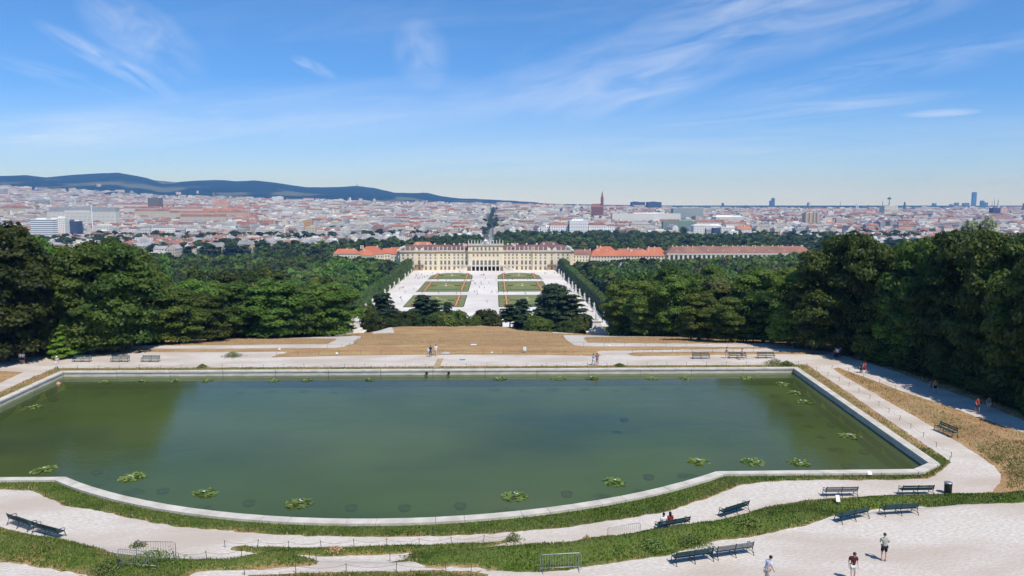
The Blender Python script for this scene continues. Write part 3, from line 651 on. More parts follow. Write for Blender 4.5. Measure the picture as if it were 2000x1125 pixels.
for a in [(-70, 712, 420, 150, 0, 'broad'), (10, 706, 426, 165, 0, 'broad'), (66, 697, 452, 105, 0, 'broad'), (182, 690, 462, 130, 0, 'broad'), (238, 686, 452, 140, 0, 'broad'), (205, 686, 560, 110, 1, 'broad'),
          (300, 673, 540, 110, 0, 'broad'), (352, 671, 560, 95, 1, 'broad'), (408, 667, 565, 90, 0, 'broad'), (462, 660, 562, 95, 0, 'broad'), (520, 657, 572, 85, 1, 'broad'), (575, 656, 590, 80, 0, 'broad'), (625, 653, 580, 80, 0, 'broad')]:
    tree_px(a[0], a[1], a[2], a[3], a[5], a[4], label=None, edge=('L', a[0]))
for a in [(1225, 655, 565, 70, 0), (1262, 655, 575, 80, 0), (1310, 656, 570, 80, 1), (1365, 664, 565, 90, 0), (1430, 668, 568, 95, 0), (1490, 669, 560, 95, 0), (1540, 676, 520, 95, 1), (1590, 684, 482, 120, 0), (1665, 692, 441, 118, 0), (1728, 705, 466, 100, 1),
          (1790, 720, 455, 112, 0), (1850, 738, 441, 125, 0), (1920, 760, 436, 130, 0), (1995, 785, 436, 140, 0), (2080, 815, 430, 160, 0), (2180, 850, 425, 170, 0), (1760, 714, 555, 85, 2)]:
    tree_px(a[0], a[1], a[2], a[3], 'broad', a[4], label=None, edge=('R', a[0]))
tree_px(131, 697, 619, 60, 'cone', 1, label='small sunlit conical shrub tree in front of the dark left wood', name='conical_tree')
tree_px(1925, 0, 417, 78, 'broad', 4, D=150, label='cream flowering tree topping the right wood under the skyline', name='flowering_tree')
tree_px(1360, 0, 527, 44, 'broad', 5, D=420, label='yellow-brown tree among the green right wood', name='brown_tree')
tree_px(1690, 0, 505, 62, 'broad', 3, D=165, label='yellowish olive tree high in the right wood', name='olive_tree')
tree_px(1743, 0, 545, 70, 'broad', 2, D=124, label='bright green tree in the middle of the right wood', name='bright_tree')
tree_px(315, 0, 489, 30, 'broad', 2, D=420, label='light lime green tree in the left wood', name='lime_tree')
# pines and shrubs at the crest in front of the parterre
for px, pt, w_, kd, D, lab in [(745, 570, 66, 'pine', 250, 'dark pine left of the parterre, above the white statue base'), (716, 592, 34, 'round', 228, 'dark rounded shrub tree leftmost at the lawn crest'),
        (765, 603, 62, 'pine', 235, 'low spreading pine covering the near left parterre corner'), (823, 575, 62, 'pine', 240, 'tall dark pine before the left parterre beds'), (795, 608, 60, 'round', 222, 'rounded shrub tree below the tall left pine'),
        (872, 588, 34, 'pine', 245, 'narrow pine before the left parterre lawn'), (847, 582, 34, 'thin', 238, 'thin pine with a bare trunk before the left parterre lawn'), (893, 606, 46, 'round', 225, 'dark shrub tree left of the central gravel walk'), (862, 612, 52, 'round', 221, 'dark shrub tree under the narrow left pine'),
        (950, 604, 58, 'round', 224, 'round dark shrub tree at the foot of the central gravel walk'), (925, 617, 30, 'round', 218, 'low dark shrub beside the round one at the central walk'), (1020, 582, 46, 'pine', 238, 'dark pine right of the thin-trunked pine'), (996, 592, 40, 'thin', 230, 'thin pine with a bare trunk right of the central walk'),
        (1083, 554, 92, 'cedar', 250, 'largest dark cedar standing before the right parterre beds'), (1118, 572, 50, 'thinb', 245, 'brownish thin-crowned pine right of the big cedar'), (1143, 613, 44, 'round', 226, 'round green shrub tree beside the right statue base'), (1050, 620, 50, 'round', 215, 'dark shrub at the left foot of the big cedar'), (835, 617, 60, 'round', 215, 'dark shrub tree at the crest under the tall left pine'), (738, 618, 56, 'round', 216, 'dark shrub tree at the left crest beside the statue base'), (1112, 628, 46, 'round', 214, 'dark low shrub at the right foot of the big cedar'),
        (650, 622, 46, 'round', 215, 'sunlit green bush left of the left statue base'), (612, 625, 60, 'round', 205, 'green bush under the left wood edge'), (775, 625, 50, 'round', 214, 'low dark shrub between the left pines and the crest')]:
    tree_px(px, 0, pt - (6 if kd == 'round' else 0), w_ * (1.3 if kd in ('pine', 'thin', 'thinb') else 1.15), kd.replace('thinb', 'thin'), 0, D=D, label=lab, name='pine_tree' if kd in ('pine', 'thin', 'thinb') else 'cedar_tree' if kd == 'cedar' else 'shrub_tree')
for i, (px, pb) in enumerate([(1660, 692), (1700, 703), (1735, 713), (1775, 723), (1812, 733), (1850, 747), (1885, 758), (1918, 770), (1950, 783), (1985, 796), (2020, 812), (2060, 828), (300, 672), (430, 664), (540, 656), (600, 653)]):
    tree_px(px, pb, pb - RNG.uniform(38, 60) * (1 if px > 1500 else .5), RNG.uniform(50, 75) * (1 if px > 1500 else .7), 'round', 0, label='dark undergrowth bush at the foot of the %s wood, %s from the left' % ('right' if px > 1500 else 'left', ['first', 'second', 'third', 'fourth', 'fifth', 'sixth', 'seventh', 'eighth', 'ninth', 'tenth', 'eleventh', 'twelfth'][i if i < 12 else i - 12]), name='bush')
# fill of the two woods, jittered grid
def inwood(x, y):
    p = pxof(x, y, H(x, y))
    if x < 0:
        if y < 330:
            return p[0] < 655 and y > np.interp(p[0], [-300, 0, 110, 200, 300, 450, 690], [112, 114, 119, 128, 142, 152, 166])
        return x < -84 and y < 735
    if y < 330:
        return p[0] > 1212 and (x > 73 if y < 122 else y > np.interp(p[0], [1180, 1350, 1550, 1600, 1700], [168, 150, 132, 124, 115]))
    return x > 84 and y < 735
ZL = [(60, 'at the far left edge'), (130, 'left of the conical tree'), (220, 'above the conical tree'), (320, 'above the left benches'), (450, 'left of the left zigzag path'), (560, 'above the left zigzag path'), (640, 'left of the parterre hedge'), (3000, 'beside the left hedge')]
ZR = [(1260, 'beside the right hedge'), (1380, 'above the right zigzag path'), (1480, 'above the far right benches'), (1600, 'below the orangery end'), (1700, 'above the right pond corner'), (1800, 'above the walkers in red'), (1900, 'above the shaded path'), (3000, 'at the far right edge')]
def zone_of(x, y, px):
    d = 'nearest rows' if y < 200 else 'upper rows' if y < 330 else 'middle rows' if y < 520 else 'farthest rows'
    return '%s, %s' % ([n for q, n in (ZL if x < 0 else ZR) if px < q][0], d)
y = 100.0
while y < 745:
    st = 6.6 + y * .0035
    for x in np.arange(-.78 * y - 30, .78 * y + 30, st):
        xx = x + RNG.uniform(-.35, .35) * st; yy = y + RNG.uniform(-.35, .35) * st
        if not inwood(xx, yy): continue
        px = pxof(xx, yy, -10)[0]
        if px < -140 or px > 2140: continue
        zb = H(xx, yy); h = RNG.uniform(15, 23) if yy > 330 else RNG.uniform(12, 22); big = px < 270 or px > 1600
        if big and yy < 330: h = RNG.uniform(18, 27)
        if yy > 300: h = min(h, 22)
        if 300 < px < 690 and yy < 200: h = min(h, 13)
        if 1185 < px < 1560 and yy < 190: h = min(h, 14)
        h = fit_h(xx, yy, h, zb, RNG.uniform(0, 14))
        if x < 0 and 690 < px < 800 and yy > 500: h = fit_h(xx, yy, h, zb, 6)
        nz_ = float(fbm(np.array([xx / 55]), np.array([yy / 55]), 77, 2)[0]); tone = 0 if nz_ < .46 else 1
        q = RNG.rand()
        if q < .05: tone = 3
        elif q < .12 and nz_ > .5: tone = 2
        if 600 < px < 740 and 380 < yy < 640: tone = 2 if q < .55 else 1
        want(xx, yy, h, st * RNG.uniform(.62, .92), 'broad', tone)
    y += st
# park beyond the palace and street avenue
for yy0 in np.arange(830, 1480, 15):
    for x in np.arange(-.30 * yy0, .48 * yy0, 15):
        xx = x + RNG.uniform(-5, 5); yy = yy0 + RNG.uniform(-5, 5)
        if abs(xx) < 13: continue
        px, _ = pxof(xx, yy, -43); lim = np.interp(px, [420, 520, 640, 700, 800, 930, 1000, 1100, 1240, 1400, 1640], [850, 900, 1010, 1060, 1120, 1260, 1420, 1360, 1400, 1260, 1180])
        if px < 480 or px > 1680 or yy > lim: continue
        if fbm(np.array([xx / 60]), np.array([yy / 60]), 44, 2)[0] < .33 and px < 900: continue
        want(xx, yy, RNG.uniform(13, 21), RNG.uniform(6, 9), 'far', 5 if RNG.rand() < .04 else 3 if RNG.rand() < .05 else 0 if RNG.rand() < .6 else 1)
for yy in np.arange(1930, 3400, 13):
    for s_ in (-1, 1): want(s_ * 8.5 + max(0, (yy - 1100) / 210) + RNG.uniform(-1, 1), yy, 19, 6.5, 'far', 0)
# trees between the city houses
def citypx(px): return px < 705 or px > 905
for k in range(5600):
    r_ = 860 * (3.6 ** (RNG.rand() ** 1.25)); px = RNG.uniform(-30, 2030); x, _ = col_at(px, r_)
    n_ = float(fbm(np.array([x / 170]), np.array([r_ / 170]), 61, 3)[0])
    if r_ < np.interp(px, [0, 300, 480, 640, 800, 930, 1000, 1100, 1240, 1400, 1600, 1700], [900, 900, 960, 1080, 1130, 1280, 1440, 1380, 1420, 1280, 1200, 900]): continue
    if n_ < .485 + (r_ - 900) / 12000 or abs(x) < 14: continue
    want(x, r_, RNG.uniform(9, 16) if r_ > 1700 else RNG.uniform(12, 18), RNG.uniform(5, 9) * (1 + r_ / 4000), 'far', 0)
# the 300 that show largest become trees of their own, the rest one woodland
for t in TREES:
    px, py = pxof(t['x'], t['y'], t['z'] + t['h'] * .7); d = math.hypot(t['x'] - CAM[0], t['y'])
    t['px'] = px; t['py'] = py; t['s'] = (t['w'] * 2 * t['h'] / d ** 2) if -80 < px < 2080 else 0
    if t['force']: t['s'] += 100
TREES.sort(key=lambda t: -t['s'])
solo, rest = TREES[:300], TREES[300:]
ORD = ['first', 'second', 'third', 'fourth', 'fifth', 'sixth', 'seventh', 'eighth', 'ninth', 'tenth', 'eleventh', 'twelfth', 'thirteenth', 'fourteenth', 'fifteenth', 'sixteenth', 'seventeenth']
for S_, nm in (('L', 'left'), ('R', 'right')):
    e = sorted([t for t in solo if t['edge'] and t['edge'][0] == S_], key=lambda t: t['edge'][1])
    for i, t in enumerate(e): t['label'] = '%s tree on the front edge of the %s wood, %s counted from the left' % (TONES[t['tone']][0], nm, ORD[i])
g_ = {}
for t in solo:
    if not t['label'] and t['kind'] in ('broad', 'far'): g_.setdefault((zone_of(t['x'], t['y'], t['px']) if t['kind'] == 'broad' else 'in the park beyond the palace', t['tone']), []).append(t)
for (zn, tn), L_ in g_.items():
    L_.sort(key=lambda t: t['px'])
    for i, t in enumerate(L_):
        mid_ = i - 17
        pos = 'leftmost' if i == 0 else 'rightmost' if i == len(L_) - 1 else ORD[i] + ' from left' if i < 17 else ORD[len(L_) - 1 - i] + ' from right' if len(L_) - 1 - i < 17 else 'mid row, ' + ORD[mid_ % 17]
        t['label'] = '%s tree %s, %s' % (TONES[tn][0] if tn < 4 else 'brownish', zn, pos)
for i, t in enumerate(solo):
    k = t['kind']; d = math.hypot(t['x'] - CAM[0], t['y']); tr = TR[i % 3]
    if k == 'broad' or k == 'far':
        base = (HI if d < 215 else MID)[i % (5 if d < 215 else 4)]; me = variant(base, t['tone']) if t['tone'] else base; hh, ww = 20, 6.5
    elif k == 'pine': me, hh, ww, tr = PINE[i % 3], 16, 5.6, PTR
    elif k == 'thin': me, hh, ww, tr = THINP, 16, 4.2, PTR
    elif k == 'cedar': me, hh, ww, tr = CEDAR, 18, 10, PTR
    elif k == 'cone': me, hh, ww, tr = CONE, 10, 3.3, CTR
    elif k == 'round': me, hh, ww, tr = ROUND, 6.4, 3.6, RTR
    lab = t['label'] or '%s broadleaf tree, one of many in the %s' % (TONES[t['tone']][0] if t['tone'] < 4 else 'brownish', zone_of(t['x'], t['y'], t['px']))
    grp = 'trees on the wood edge' if t['edge'] else 'trees ' + zone_of(t['x'], t['y'], t['px'])
    if t['name'] not in ('broadleaf_tree',): grp = None if k not in ('pine', 'thin', 'round', 'cedar') else 'pines and shrubs at the lawn crest'
    o = empty(t['name'], (t['x'], t['y'], t['z']), RNG.uniform(0, 6.28), lab, 'shrub' if k == 'round' else 'tree', grp, (t['w'] / ww, t['w'] / ww, t['h'] / hh))
    link('crown', me, o); link('trunk', tr, o)
# woodland: one object, low crowns instanced on points
pts = np.array([(t['x'], t['y'], t['z']) for t in rest], np.float32)
wm = bpy.data.meshes.new('woodland'); wm.from_pydata([tuple(p) for p in pts], [], [])
wa = wm.attributes.new('size', 'FLOAT_VECTOR', 'POINT'); wa.data.foreach_set('vector', np.array([(t['w'] / 6.5, t['w'] / 6.5, t['h'] / 20) for t in rest], np.float32).ravel())
wa = wm.attributes.new('turn', 'FLOAT_VECTOR', 'POINT'); wa.data.foreach_set('vector', np.array([(0, 0, RNG.uniform(0, 6.28)) for t in rest], np.float32).ravel())
def kind_index(t, i):
    d = t['y']; tn = t['tone'] if t['tone'] < 4 else 1
    return (0 if d < 480 else 4) + tn
wa = wm.attributes.new('pick', 'INT', 'POINT'); wa.data.foreach_set('value', np.array([kind_index(t, i) for i, t in enumerate(rest)], np.int32))
wo_ = link('woodland', wm); tag(wo_, 'mass of green broadleaf trees filling the woods left, right and beyond the palace', 'woodland', kind='stuff')
ng = bpy.data.node_groups.new('woodland', 'GeometryNodeTree'); ng.is_modifier = True
ng.interface.new_socket('Geometry', in_out='INPUT', socket_type='NodeSocketGeometry'); ng.interface.new_socket('Geometry', in_out='OUTPUT', socket_type='NodeSocketGeometry')
gi = ng.nodes.new('NodeGroupInput'); go = ng.nodes.new('NodeGroupOutput'); ip = ng.nodes.new('GeometryNodeInstanceOnPoints'); g2i = ng.nodes.new('GeometryNodeGeometryToInstance')
def nattr(nm, ty):
    n = ng.nodes.new('GeometryNodeInputNamedAttribute'); n.data_type = ty; n.inputs[0].default_value = nm
    return [s for s in n.outputs if s.enabled and s.name == 'Attribute'][0]
# the source crowns are real trees that stand in the woods themselves
srcs = []
for k in range(8):
    base = MID[k % 4] if k < 4 else LO[k % 3]; tn = k % 4
    me = variant(base, tn) if tn else base
    t = rest[k]; o = link('woodland_tree', me); o.location = (t['x'] , t['y'] , t['z']); o.scale = (t['w'] / 6.5, t['w'] / 6.5, t['h'] / 20)
    o.parent = wo_; o.name = 'crown'
    srcs.append(o)
for o in reversed(srcs):                                      # joined in reverse: the last linked comes first
    oi = ng.nodes.new('GeometryNodeObjectInfo'); oi.inputs['Object'].default_value = o; oi.inputs['As Instance'].default_value = False; oi.transform_space = 'ORIGINAL'
    gt = ng.nodes.new('GeometryNodeGeometryToInstance'); ng.links.new(oi.outputs['Geometry'], gt.inputs[0])
    if o is srcs[-1]: jn = ng.nodes.new('GeometryNodeJoinGeometry')
    ng.links.new(gt.outputs[0], jn.inputs[0])
ng.links.new(gi.outputs[0], ip.inputs['Points']); ng.links.new(jn.outputs[0], ip.inputs['Instance']); ip.inputs['Pick Instance'].default_value = True
ng.links.new(nattr('pick', 'INT'), ip.inputs['Instance Index']); ng.links.new(nattr('turn', 'FLOAT_VECTOR'), ip.inputs['Rotation']); ng.links.new(nattr('size', 'FLOAT_VECTOR'), ip.inputs['Scale'])
ng.links.new(ip.outputs[0], go.inputs[0])
wo_.modifiers.new('woodland', 'NODES').node_group = ng
print('TREES', len(TREES))

# clipped hedges beside the parterre
def hedge(x0, x1, y0, y1, z, h, lab):
    nx_, ny_, nz_ = max(2, int((x1 - x0) / 1.2)), max(2, int((y1 - y0) / 1.6)), int(h / 1.2)
    r = np.random.RandomState(int(y0)); P = []; Nn = []
    area = 2 * (y1 - y0) * h + (x1 - x0) * (y1 - y0) + 2 * (x1 - x0) * h; n = int(area * 3.2)
    for q in range(n):
        u = r.rand() * area
        if u < (x1 - x0) * (y1 - y0): P.append((r.uniform(x0, x1), r.uniform(y0, y1), h - r.rand() * .5)); Nn.append((0, 0, 1))
        elif u < (x1 - x0) * (y1 - y0) + 2 * (y1 - y0) * h: s_ = r.rand() < .5; P.append(((x0 if s_ else x1) + r.uniform(-.3, .3), r.uniform(y0, y1), r.uniform(0, h))); Nn.append((-1 if s_ else 1, 0, .2))
        else: s_ = r.rand() < .5; P.append((r.uniform(x0, x1), (y0 if s_ else y1) + r.uniform(-.3, .3), r.uniform(0, h))); Nn.append((0, -1 if s_ else 1, .2))
    P = np.array(P); Nn = np.array(Nn) + r.normal(size=(n, 3)) * .35; Nn /= np.linalg.norm(Nn, axis=1)[:, None]
    a = np.cross(Nn, r.normal(size=Nn.shape)); a /= np.linalg.norm(a, axis=1)[:, None]; b_ = np.cross(Nn, a); s_ = .45
    V = np.stack([P - a * s_, P - b_ * s_, P + a * s_, P + b_ * s_], 1).reshape(-1, 3) - np.array([(x0 + x1) / 2, (y0 + y1) / 2, 0])
    Fq = np.arange(len(V)).reshape(-1, 4)
    core = np.array([(x, y_, z_) for x in (x0 + .3, x1 - .3) for y_ in (y0 + .3, y1 - .3) for z_ in (0, h - .4)]) - np.array([(x0 + x1) / 2, (y0 + y1) / 2, 0]); o_ = len(V)
    V = np.concatenate([V, core]); Fq = np.concatenate([Fq, np.array([(0, 1, 3, 2), (4, 6, 7, 5), (0, 4, 5, 1), (2, 3, 7, 6), (1, 5, 7, 3)]) + o_])
    o = link('clipped_hedge', npmesh('clipped_hedge', V, Fq, L_HEDGE)); o.location = ((x0 + x1) / 2, (y0 + y1) / 2, z)
    tag(o, lab, 'hedge', 'tall clipped hedges framing the parterre')
segs = [(378, 448, 9), (452, 520, 9), (524, 600, 9.5), (604, 688, 10), (692, 741, 12)]
nms = ['nearest to the lawn crest', 'second from the lawn crest', 'halfway along the parterre', 'second from the palace', 'next to the palace corner']
for (y0, y1, h), nm in zip(segs, nms):
    hedge(-79, -73.5, y0, y1, GZ, h, 'tall clipped green hedge left of the parterre, ' + nm); hedge(73.5, 79, y0, y1, GZ, h, 'tall clipped green hedge right of the parterre, ' + nm)

# ------------------------------------------------------------------ palace
M['pal_wall'] = mat('palace_wall', (.80, .64, .37), (.84, .70, .45), .05, .8); M['pal_cream'] = mat('palace_cream', (.80, .74, .62), (.76, .69, .55), .1, .8)
M['pal_ochre'] = mat('palace_ochre', (.42, .29, .13), (.50, .36, .18), .2, .8); M['pal_roof'] = mat('palace_roof', (.165, .085, .072), (.21, .12, .10), .15, .85, c3=(.14, .08, .07), s3=.05)
M['tile'] = mat('tile', (.46, .15, .075), (.54, .20, .10), .12, .85, c3=(.44, .14, .07), s3=.06); M['tile_dark'] = mat('tile_dark', (.22, .115, .085), (.29, .155, .115), .1, .85, c3=(.33, .15, .10), s3=.025)
M['pane'] = mat('pane', (.045, .04, .04), (.10, .085, .075), .35, .3, spec=.5); M['dark'] = mat('dark_opening', (.012, .010, .010), rough=.9); M['balus'] = mat('balustrade', (.55, .53, .46), (.66, .63, .56), .5, .8)
M['copper'] = mat('copper', (.36, .44, .40), (.42, .46, .42), .2, .7); M['rust'] = mat('balcony_iron', (.30, .17, .08), rough=.7); M['grey_roof'] = mat('grey_roof', (.30, .29, .28), (.40, .39, .37), .1, .8)
PX = lambda p: (p - 948.6) / 1.942
PAL = empty('palace', (-.3, 742.0, GZ), 0, 'long yellow and cream baroque palace with purple-brown roofs at the end of the parterre', 'palace')
yO, yI, yC = -1.6, 0.0, -3.0                                  # fronts of the outer wings, inner wings and centre
b = MB()
for s_ in (-1, 1):
    a0, a1 = sorted((s_ * 46.8, s_ * 85.2)); b.box(a0, a1, yO, 22, 0, 17.6)
    a0, a1 = sorted((s_ * 17.4, s_ * 46.798)); b.box(a0, a1, yI, 22, 0, 17.6)
    a0, a1 = sorted((s_ * 85.202, s_ * 88.6)); b.box(a0, a1, 3, 50, 0, 17.4)
    a0, a1 = sorted((s_ * 50, s_ * 88.0)); b.box(a0, a1, 22.01, 60, 0, 17.3)
b.box(-17.398, 17.398, yC, 24, 0, 24.4); b.build('wall', M['pal_wall'], PAL)
b = MB()
def band(z0, z1, out, mb, ctop=True):
    for s_ in (-1, 1):
        a0, a1 = sorted((s_ * 46.6, s_ * (85.2 + out))); mb.box(a0, a1, yO - out, yO + .3, z0, z1)
        a0, a1 = sorted((s_ * (17.4 + out), s_ * 46.59)); mb.box(a0, a1, yI - out, yI + .3, z0, z1)
        a0, a1 = sorted((s_ * 85.3, s_ * (88.6 + out))); mb.box(a0, a1, 3 - out, 40, z0, z1)
    mb.box(-17.4 - out, 17.4 + out, yC - out, yC + 6, z0, z1)
band(17.35, 18.2, .45, b); band(18.2, 19.0, .8, b); b.box(-17.9, 17.9, yC - .5, 24.4, 24.1, 24.7); b.box(-18.2, 18.2, yC - .8, 24.7, 24.7, 25.4); b.build('cornice', M['pal_ochre'], PAL)
b = MB(); band(4.95, 5.3, .25, b); band(16.95, 17.3, .12, b); b.build('string_course', M['pal_cream'], PAL)
b = MB(); band(19.0, 20.2, .45, b); b.box(-17.6, 17.6, yC - .3, yC + .3, 25.4, 26.7)
for s_ in (-1, 1): a0, a1 = sorted((s_ * 17.6, s_ * 17.0)); b.box(a0, a1, yC + .31, 24, 25.4, 26.7)
b.build('balustrade', M['balus'], PAL)
# pilasters
b = MB()
def pil(px, y, z0=5.3, z1=17.35, w=.55): x = PX(px); b.box(x - w, x + w, y - .22, y + .1, z0, z1)
LO_ = [789.2, 798.4, 807.4, 820.2, 833.0, 842.0, 851.3]; LI_ = [862.5, 870.1, 877.8, 887.9, 895.6, 903.4, 911.0]
mir = lambda p: 2 * 948.6 - p
for q in (784.5, 793.8, 802.9, 811.2, 813.6, 826.8, 829.2, 837.5, 846.7, 855.9): pil(q, yO); pil(mir(q), yO)
for q in (859.6, 866.3, 874, 882, 884, 891.7, 899.5, 907.2, 914.0): pil(q, yI, w=.5); pil(mir(q), yI, w=.5)
for k in range(8): pil(948.6 + (k - 3.5) * 7.75, yC, w=.62); pil(948.6 + (k - 3.5) * 7.75, yC, 19.0, 24.1, .55)
for q in (916.5, 919.0): pil(q, yC, w=.5); pil(mir(q), yC, w=.5)
b.build('pilasters', M['pal_cream'], PAL)
# windows: cream surround with a darker pane; meshes shared between copies
def winmesh(w, h, arch=False):
    m_ = MB(); f = .28
    m_.box(-w / 2 - f, w / 2 + f, -.16, .1, -f, h + f, 0)
    if arch:
        pts_ = [(-w / 2, 0), (w / 2, 0)] + [(w / 2 * math.cos(R(a)), h - w / 2 + w / 2 * math.sin(R(a))) for a in range(0, 181, 20)]
        n = len(pts_); m_.add([(x, -.2, z) for x, z in pts_] + [(x, -.1, z) for x, z in pts_], [tuple(range(n))[::-1]] + [(i, (i + 1) % n, (i + 1) % n + n, i + n) for i in range(n)], 1)
    else: m_.box(-w / 2, w / 2, -.20, -.05, 0, h, 1)
    m_.box(-.06, .06, -.24, -.2, 0, h * .98, 0); m_.box(-w / 2, w / 2, -.235, -.2, h * .55, h * .55 + .12, 0)
    return m_.mesh('window', [M['pal_cream'], M['pane']])
WG, W1, W3, W4, WA, WT = winmesh(1.9, 3.2), winmesh(1.9, 3.9), winmesh(1.5, 1.4), winmesh(1.5, 1.9), winmesh(2.3, 4.7, True), winmesh(1.8, 3.7, True)
wins = []
for L_, y_ in ((LO_, yO), (LI_, yI)):
    for i, q in enumerate(L_):
        for p in (q, mir(q)):
            bal = (L_ is LO_ and i == 3)
            wins.append((WG, PX(p), y_, .9)); wins.append((WA if bal else W1, PX(p), y_, 6.0)); wins.append((W3, PX(p), y_, 11.9)); wins.append((W4, PX(p), y_, 14.7))
for k in range(7):
    x = (k - 3) * 7.75 / 1.942; wins = [(WA, x, yC, 5.8), (W4, x, yC, 14.5), (WT, x, yC, 19.7)] + wins
main_w = wins[:99]; rest_w = wins[99:]
for me, x, y_, z in main_w: o = link('window', me, PAL); o.location = (x, y_, z)
b = MB()
for me, x, y_, z in rest_w:
    vs = [(v.co.x + x, v.co.y + y_, v.co.z + z) for v in me.vertices]; o_ = len(b.v); b.v += vs
    for p in me.polygons: b.f.append(tuple(i + o_ for i in p.vertices)); b.m.append(p.material_index)
tag(b.build('windows', [M['pal_cream'], M['pane']], PAL), kind='stuff')
# roofs
b = MB()
for s_ in (-1, 1):
    a0, a1 = sorted((s_ * 17.4, s_ * 87.6)); M4 = Matrix.Translation((0, 0, 0)); i0, i1 = (0, 9) if s_ > 0 else (9, 0)
    y0, y1, yr = .8, 22, 11.2; v = [(a0, y0, 19), (a1, y0, 19), (a1, y1, 19), (a0, y1, 19), (a0 + i0, yr, 25.2), (a1 - i1, yr, 25.2)]
    b.add(v, [(0, 1, 5, 4), (2, 3, 4, 5), (1, 2, 5), (3, 0, 4)])
b.build('roof', M['pal_roof'], PAL)
for s_ in (-1, 1):
    b = MB(); a0, a1 = sorted((s_ * 50, s_ * 82)); b.gable(a0, a1, 24, 46, 18.5, 27.0, 9); b.build('rear_roof', mat('rear_tile', (.40, .17, .11), (.46, .22, .14), .15, .85) if s_ < 0 else M['pal_roof'], PAL)
b = MB()
for q in (815, 834, 848, 868, 886, 897, 905): 
    for p in (q, mir(q)): b.box(PX(p) - .8, PX(p) + .8, 11.5, 13, 24, 26.6)
for s_ in (-1, 1):
    for k in range(9): b.box(s_ * 86 - .9, s_ * 86 + .9, 6 + k * 4.6, 8 + k * 4.6, 19, 22.5)
b.build('chimneys', M['pal_cream'], PAL)
b = MB(); b.box(-17, 17, yC + .4, 24, 25.35, 25.6); b.build('flat_roof', M['grey_roof'], PAL)
for p in (814.5, 826, mir(814.5), mir(826)):                 # round dormers
    d = MB(); d.lathe([(1.6, 0), (1.6, .1), (1.0, .2), (.5, .3)], 12, M=Matrix.Translation((PX(p), yO + .2, 21.2)) @ Matrix.Rotation(R(90), 4, 'X')); d.box(PX(p) - 2, PX(p) + 2, yO + .3, yO + .8, 19.8, 21.2); d.build('dormer', M['pal_cream'], PAL)
# balustrade figures
f = MB(); f.box(-.4, .4, -.4, .4, 0, 1.0); f.lathe([(.42, 1), (.5, 1.5), (.3, 2.2), (.45, 2.8), (.38, 3.1), (.14, 3.3), (.24, 3.55), (.1, 3.85)], 8); f.tube([(.3, 0, 2.9), (.7, 0, 2.5), (.8, 0, 3.2)], .1, 5)
FIG = f.mesh('figure', M['statue'], True)
for q in [783.7, 793, 802.3, 813.5, 828.5, 837, 846.5, 855, 858.7, 866.2, 874, 883, 891.6, 899.4, 907]:
    for p in (q, mir(q)):
        o = link('roof_statue', FIG, PAL); o.location = (PX(p), (yO if q < 857 else yI), 20.2)
for k in range(12):
    o = link('roof_statue', FIG, PAL); o.location = ((k - 5.5) * 3.1, yC, 26.7)
f = MB(); f.prism([(-5, -.5), (5, -.5), (5, .5), (-5, .5)], 26.7, 27.3); f.prism([(-3.4, -.4), (3.4, -.4), (3.4, .4), (-3.4, .4)], 27.3, 29); f.lathe([(1.9, 29), (2.2, 29.6), (1.4, 30.6), (.3, 31.6)], 10); f.tube([(0, 0, 31.4), (0, 0, 33)], .16, 5)
o = f.build('crest', M['statue'], PAL); o.location = (0, yC, 0)
# garden stairs and terrace with the dark arcade below
b = MB(); b.box(-18.2, 18.2, yC - 5.5, yC - .01, 4.7, 5.3)
for k in range(8): x = (k - 3.5) * 7.75 / 1.942; b.box(x - .55, x + .55, yC - 5.4, yC - 4.6, 0, 4.7)
for s_ in (-1, 1):
    n = 14
    for k in range(n): a0, a1 = sorted((s_ * (18.2 + k * .62), s_ * (18.2 + (k + 1) * .62))); b.box(a0, a1, yC - 5.0 - k * .1, yC - 1.5 - k * .1, 0, 5.0 - k * .36)
    a0, a1 = sorted((s_ * 24.5, s_ * 30)); b.box(a0, a1, yC - 6.5, yC - 5.9, 0, 2.8); b.box(a0, a1, yC - 6.2, yC - 1, 0, .5)
b.build('terrace', M['pal_cream'], PAL)
b = MB(); b.box(-18.2, 18.2, yC - 5.6, yC - 5.4, 5.3, 6.2)
for s_ in (-1, 1): b.tube([(s_ * 18.2, yC - 5.5, 6.1), (s_ * 27, yC - 6.6, 1.4)], .22, 5); b.tube([(s_ * 18.2, yC - 5.5, 5.4), (s_ * 27, yC - 6.6, .7)], .16, 5)
b.build('stair_railing', M['balus'], PAL)
b = MB()
for k in range(7): x = (k - 3) * 7.75 / 1.942; b.box(x - 1.45, x + 1.45, yC - .12, yC - .02, 0, 4.5)
b.build('arcade_openings', M['dark'], PAL)
for p in (820.2, mir(820.2)):
    b = MB(); b.box(PX(p) - 4.4, PX(p) + 4.4, yO - 2, yO - .26, 4.3, 4.8); b.box(PX(p) - 4.4, PX(p) + 4.4, yO - 2, yO - 1.9, 4.8, 6.0)
    for s_ in (-3.6, 3.6): b.box(PX(p) + s_ - .4, PX(p) + s_ + .4, yO - 1.6, yO - .26, 2.6, 4.3)
    b.build('balcony', M['rust'], PAL)
for p, w_ in ((905, 1), (1007, -1)):
    b = MB(); b.tube([(PX(p), 3, 19), (PX(p), 3, 27.5)], .15, 5); b.box(PX(p), PX(p) + 3.6 * w_ if w_ > 0 else PX(p) + .1, 2.95, 3.05, 24, 26.6) if w_ > 0 else b.box(PX(p) - 3, PX(p), 2.95, 3.05, 24, 26.6)
    b.build('flag', mat('flag', (.75, .5, .45), rough=.8), PAL)

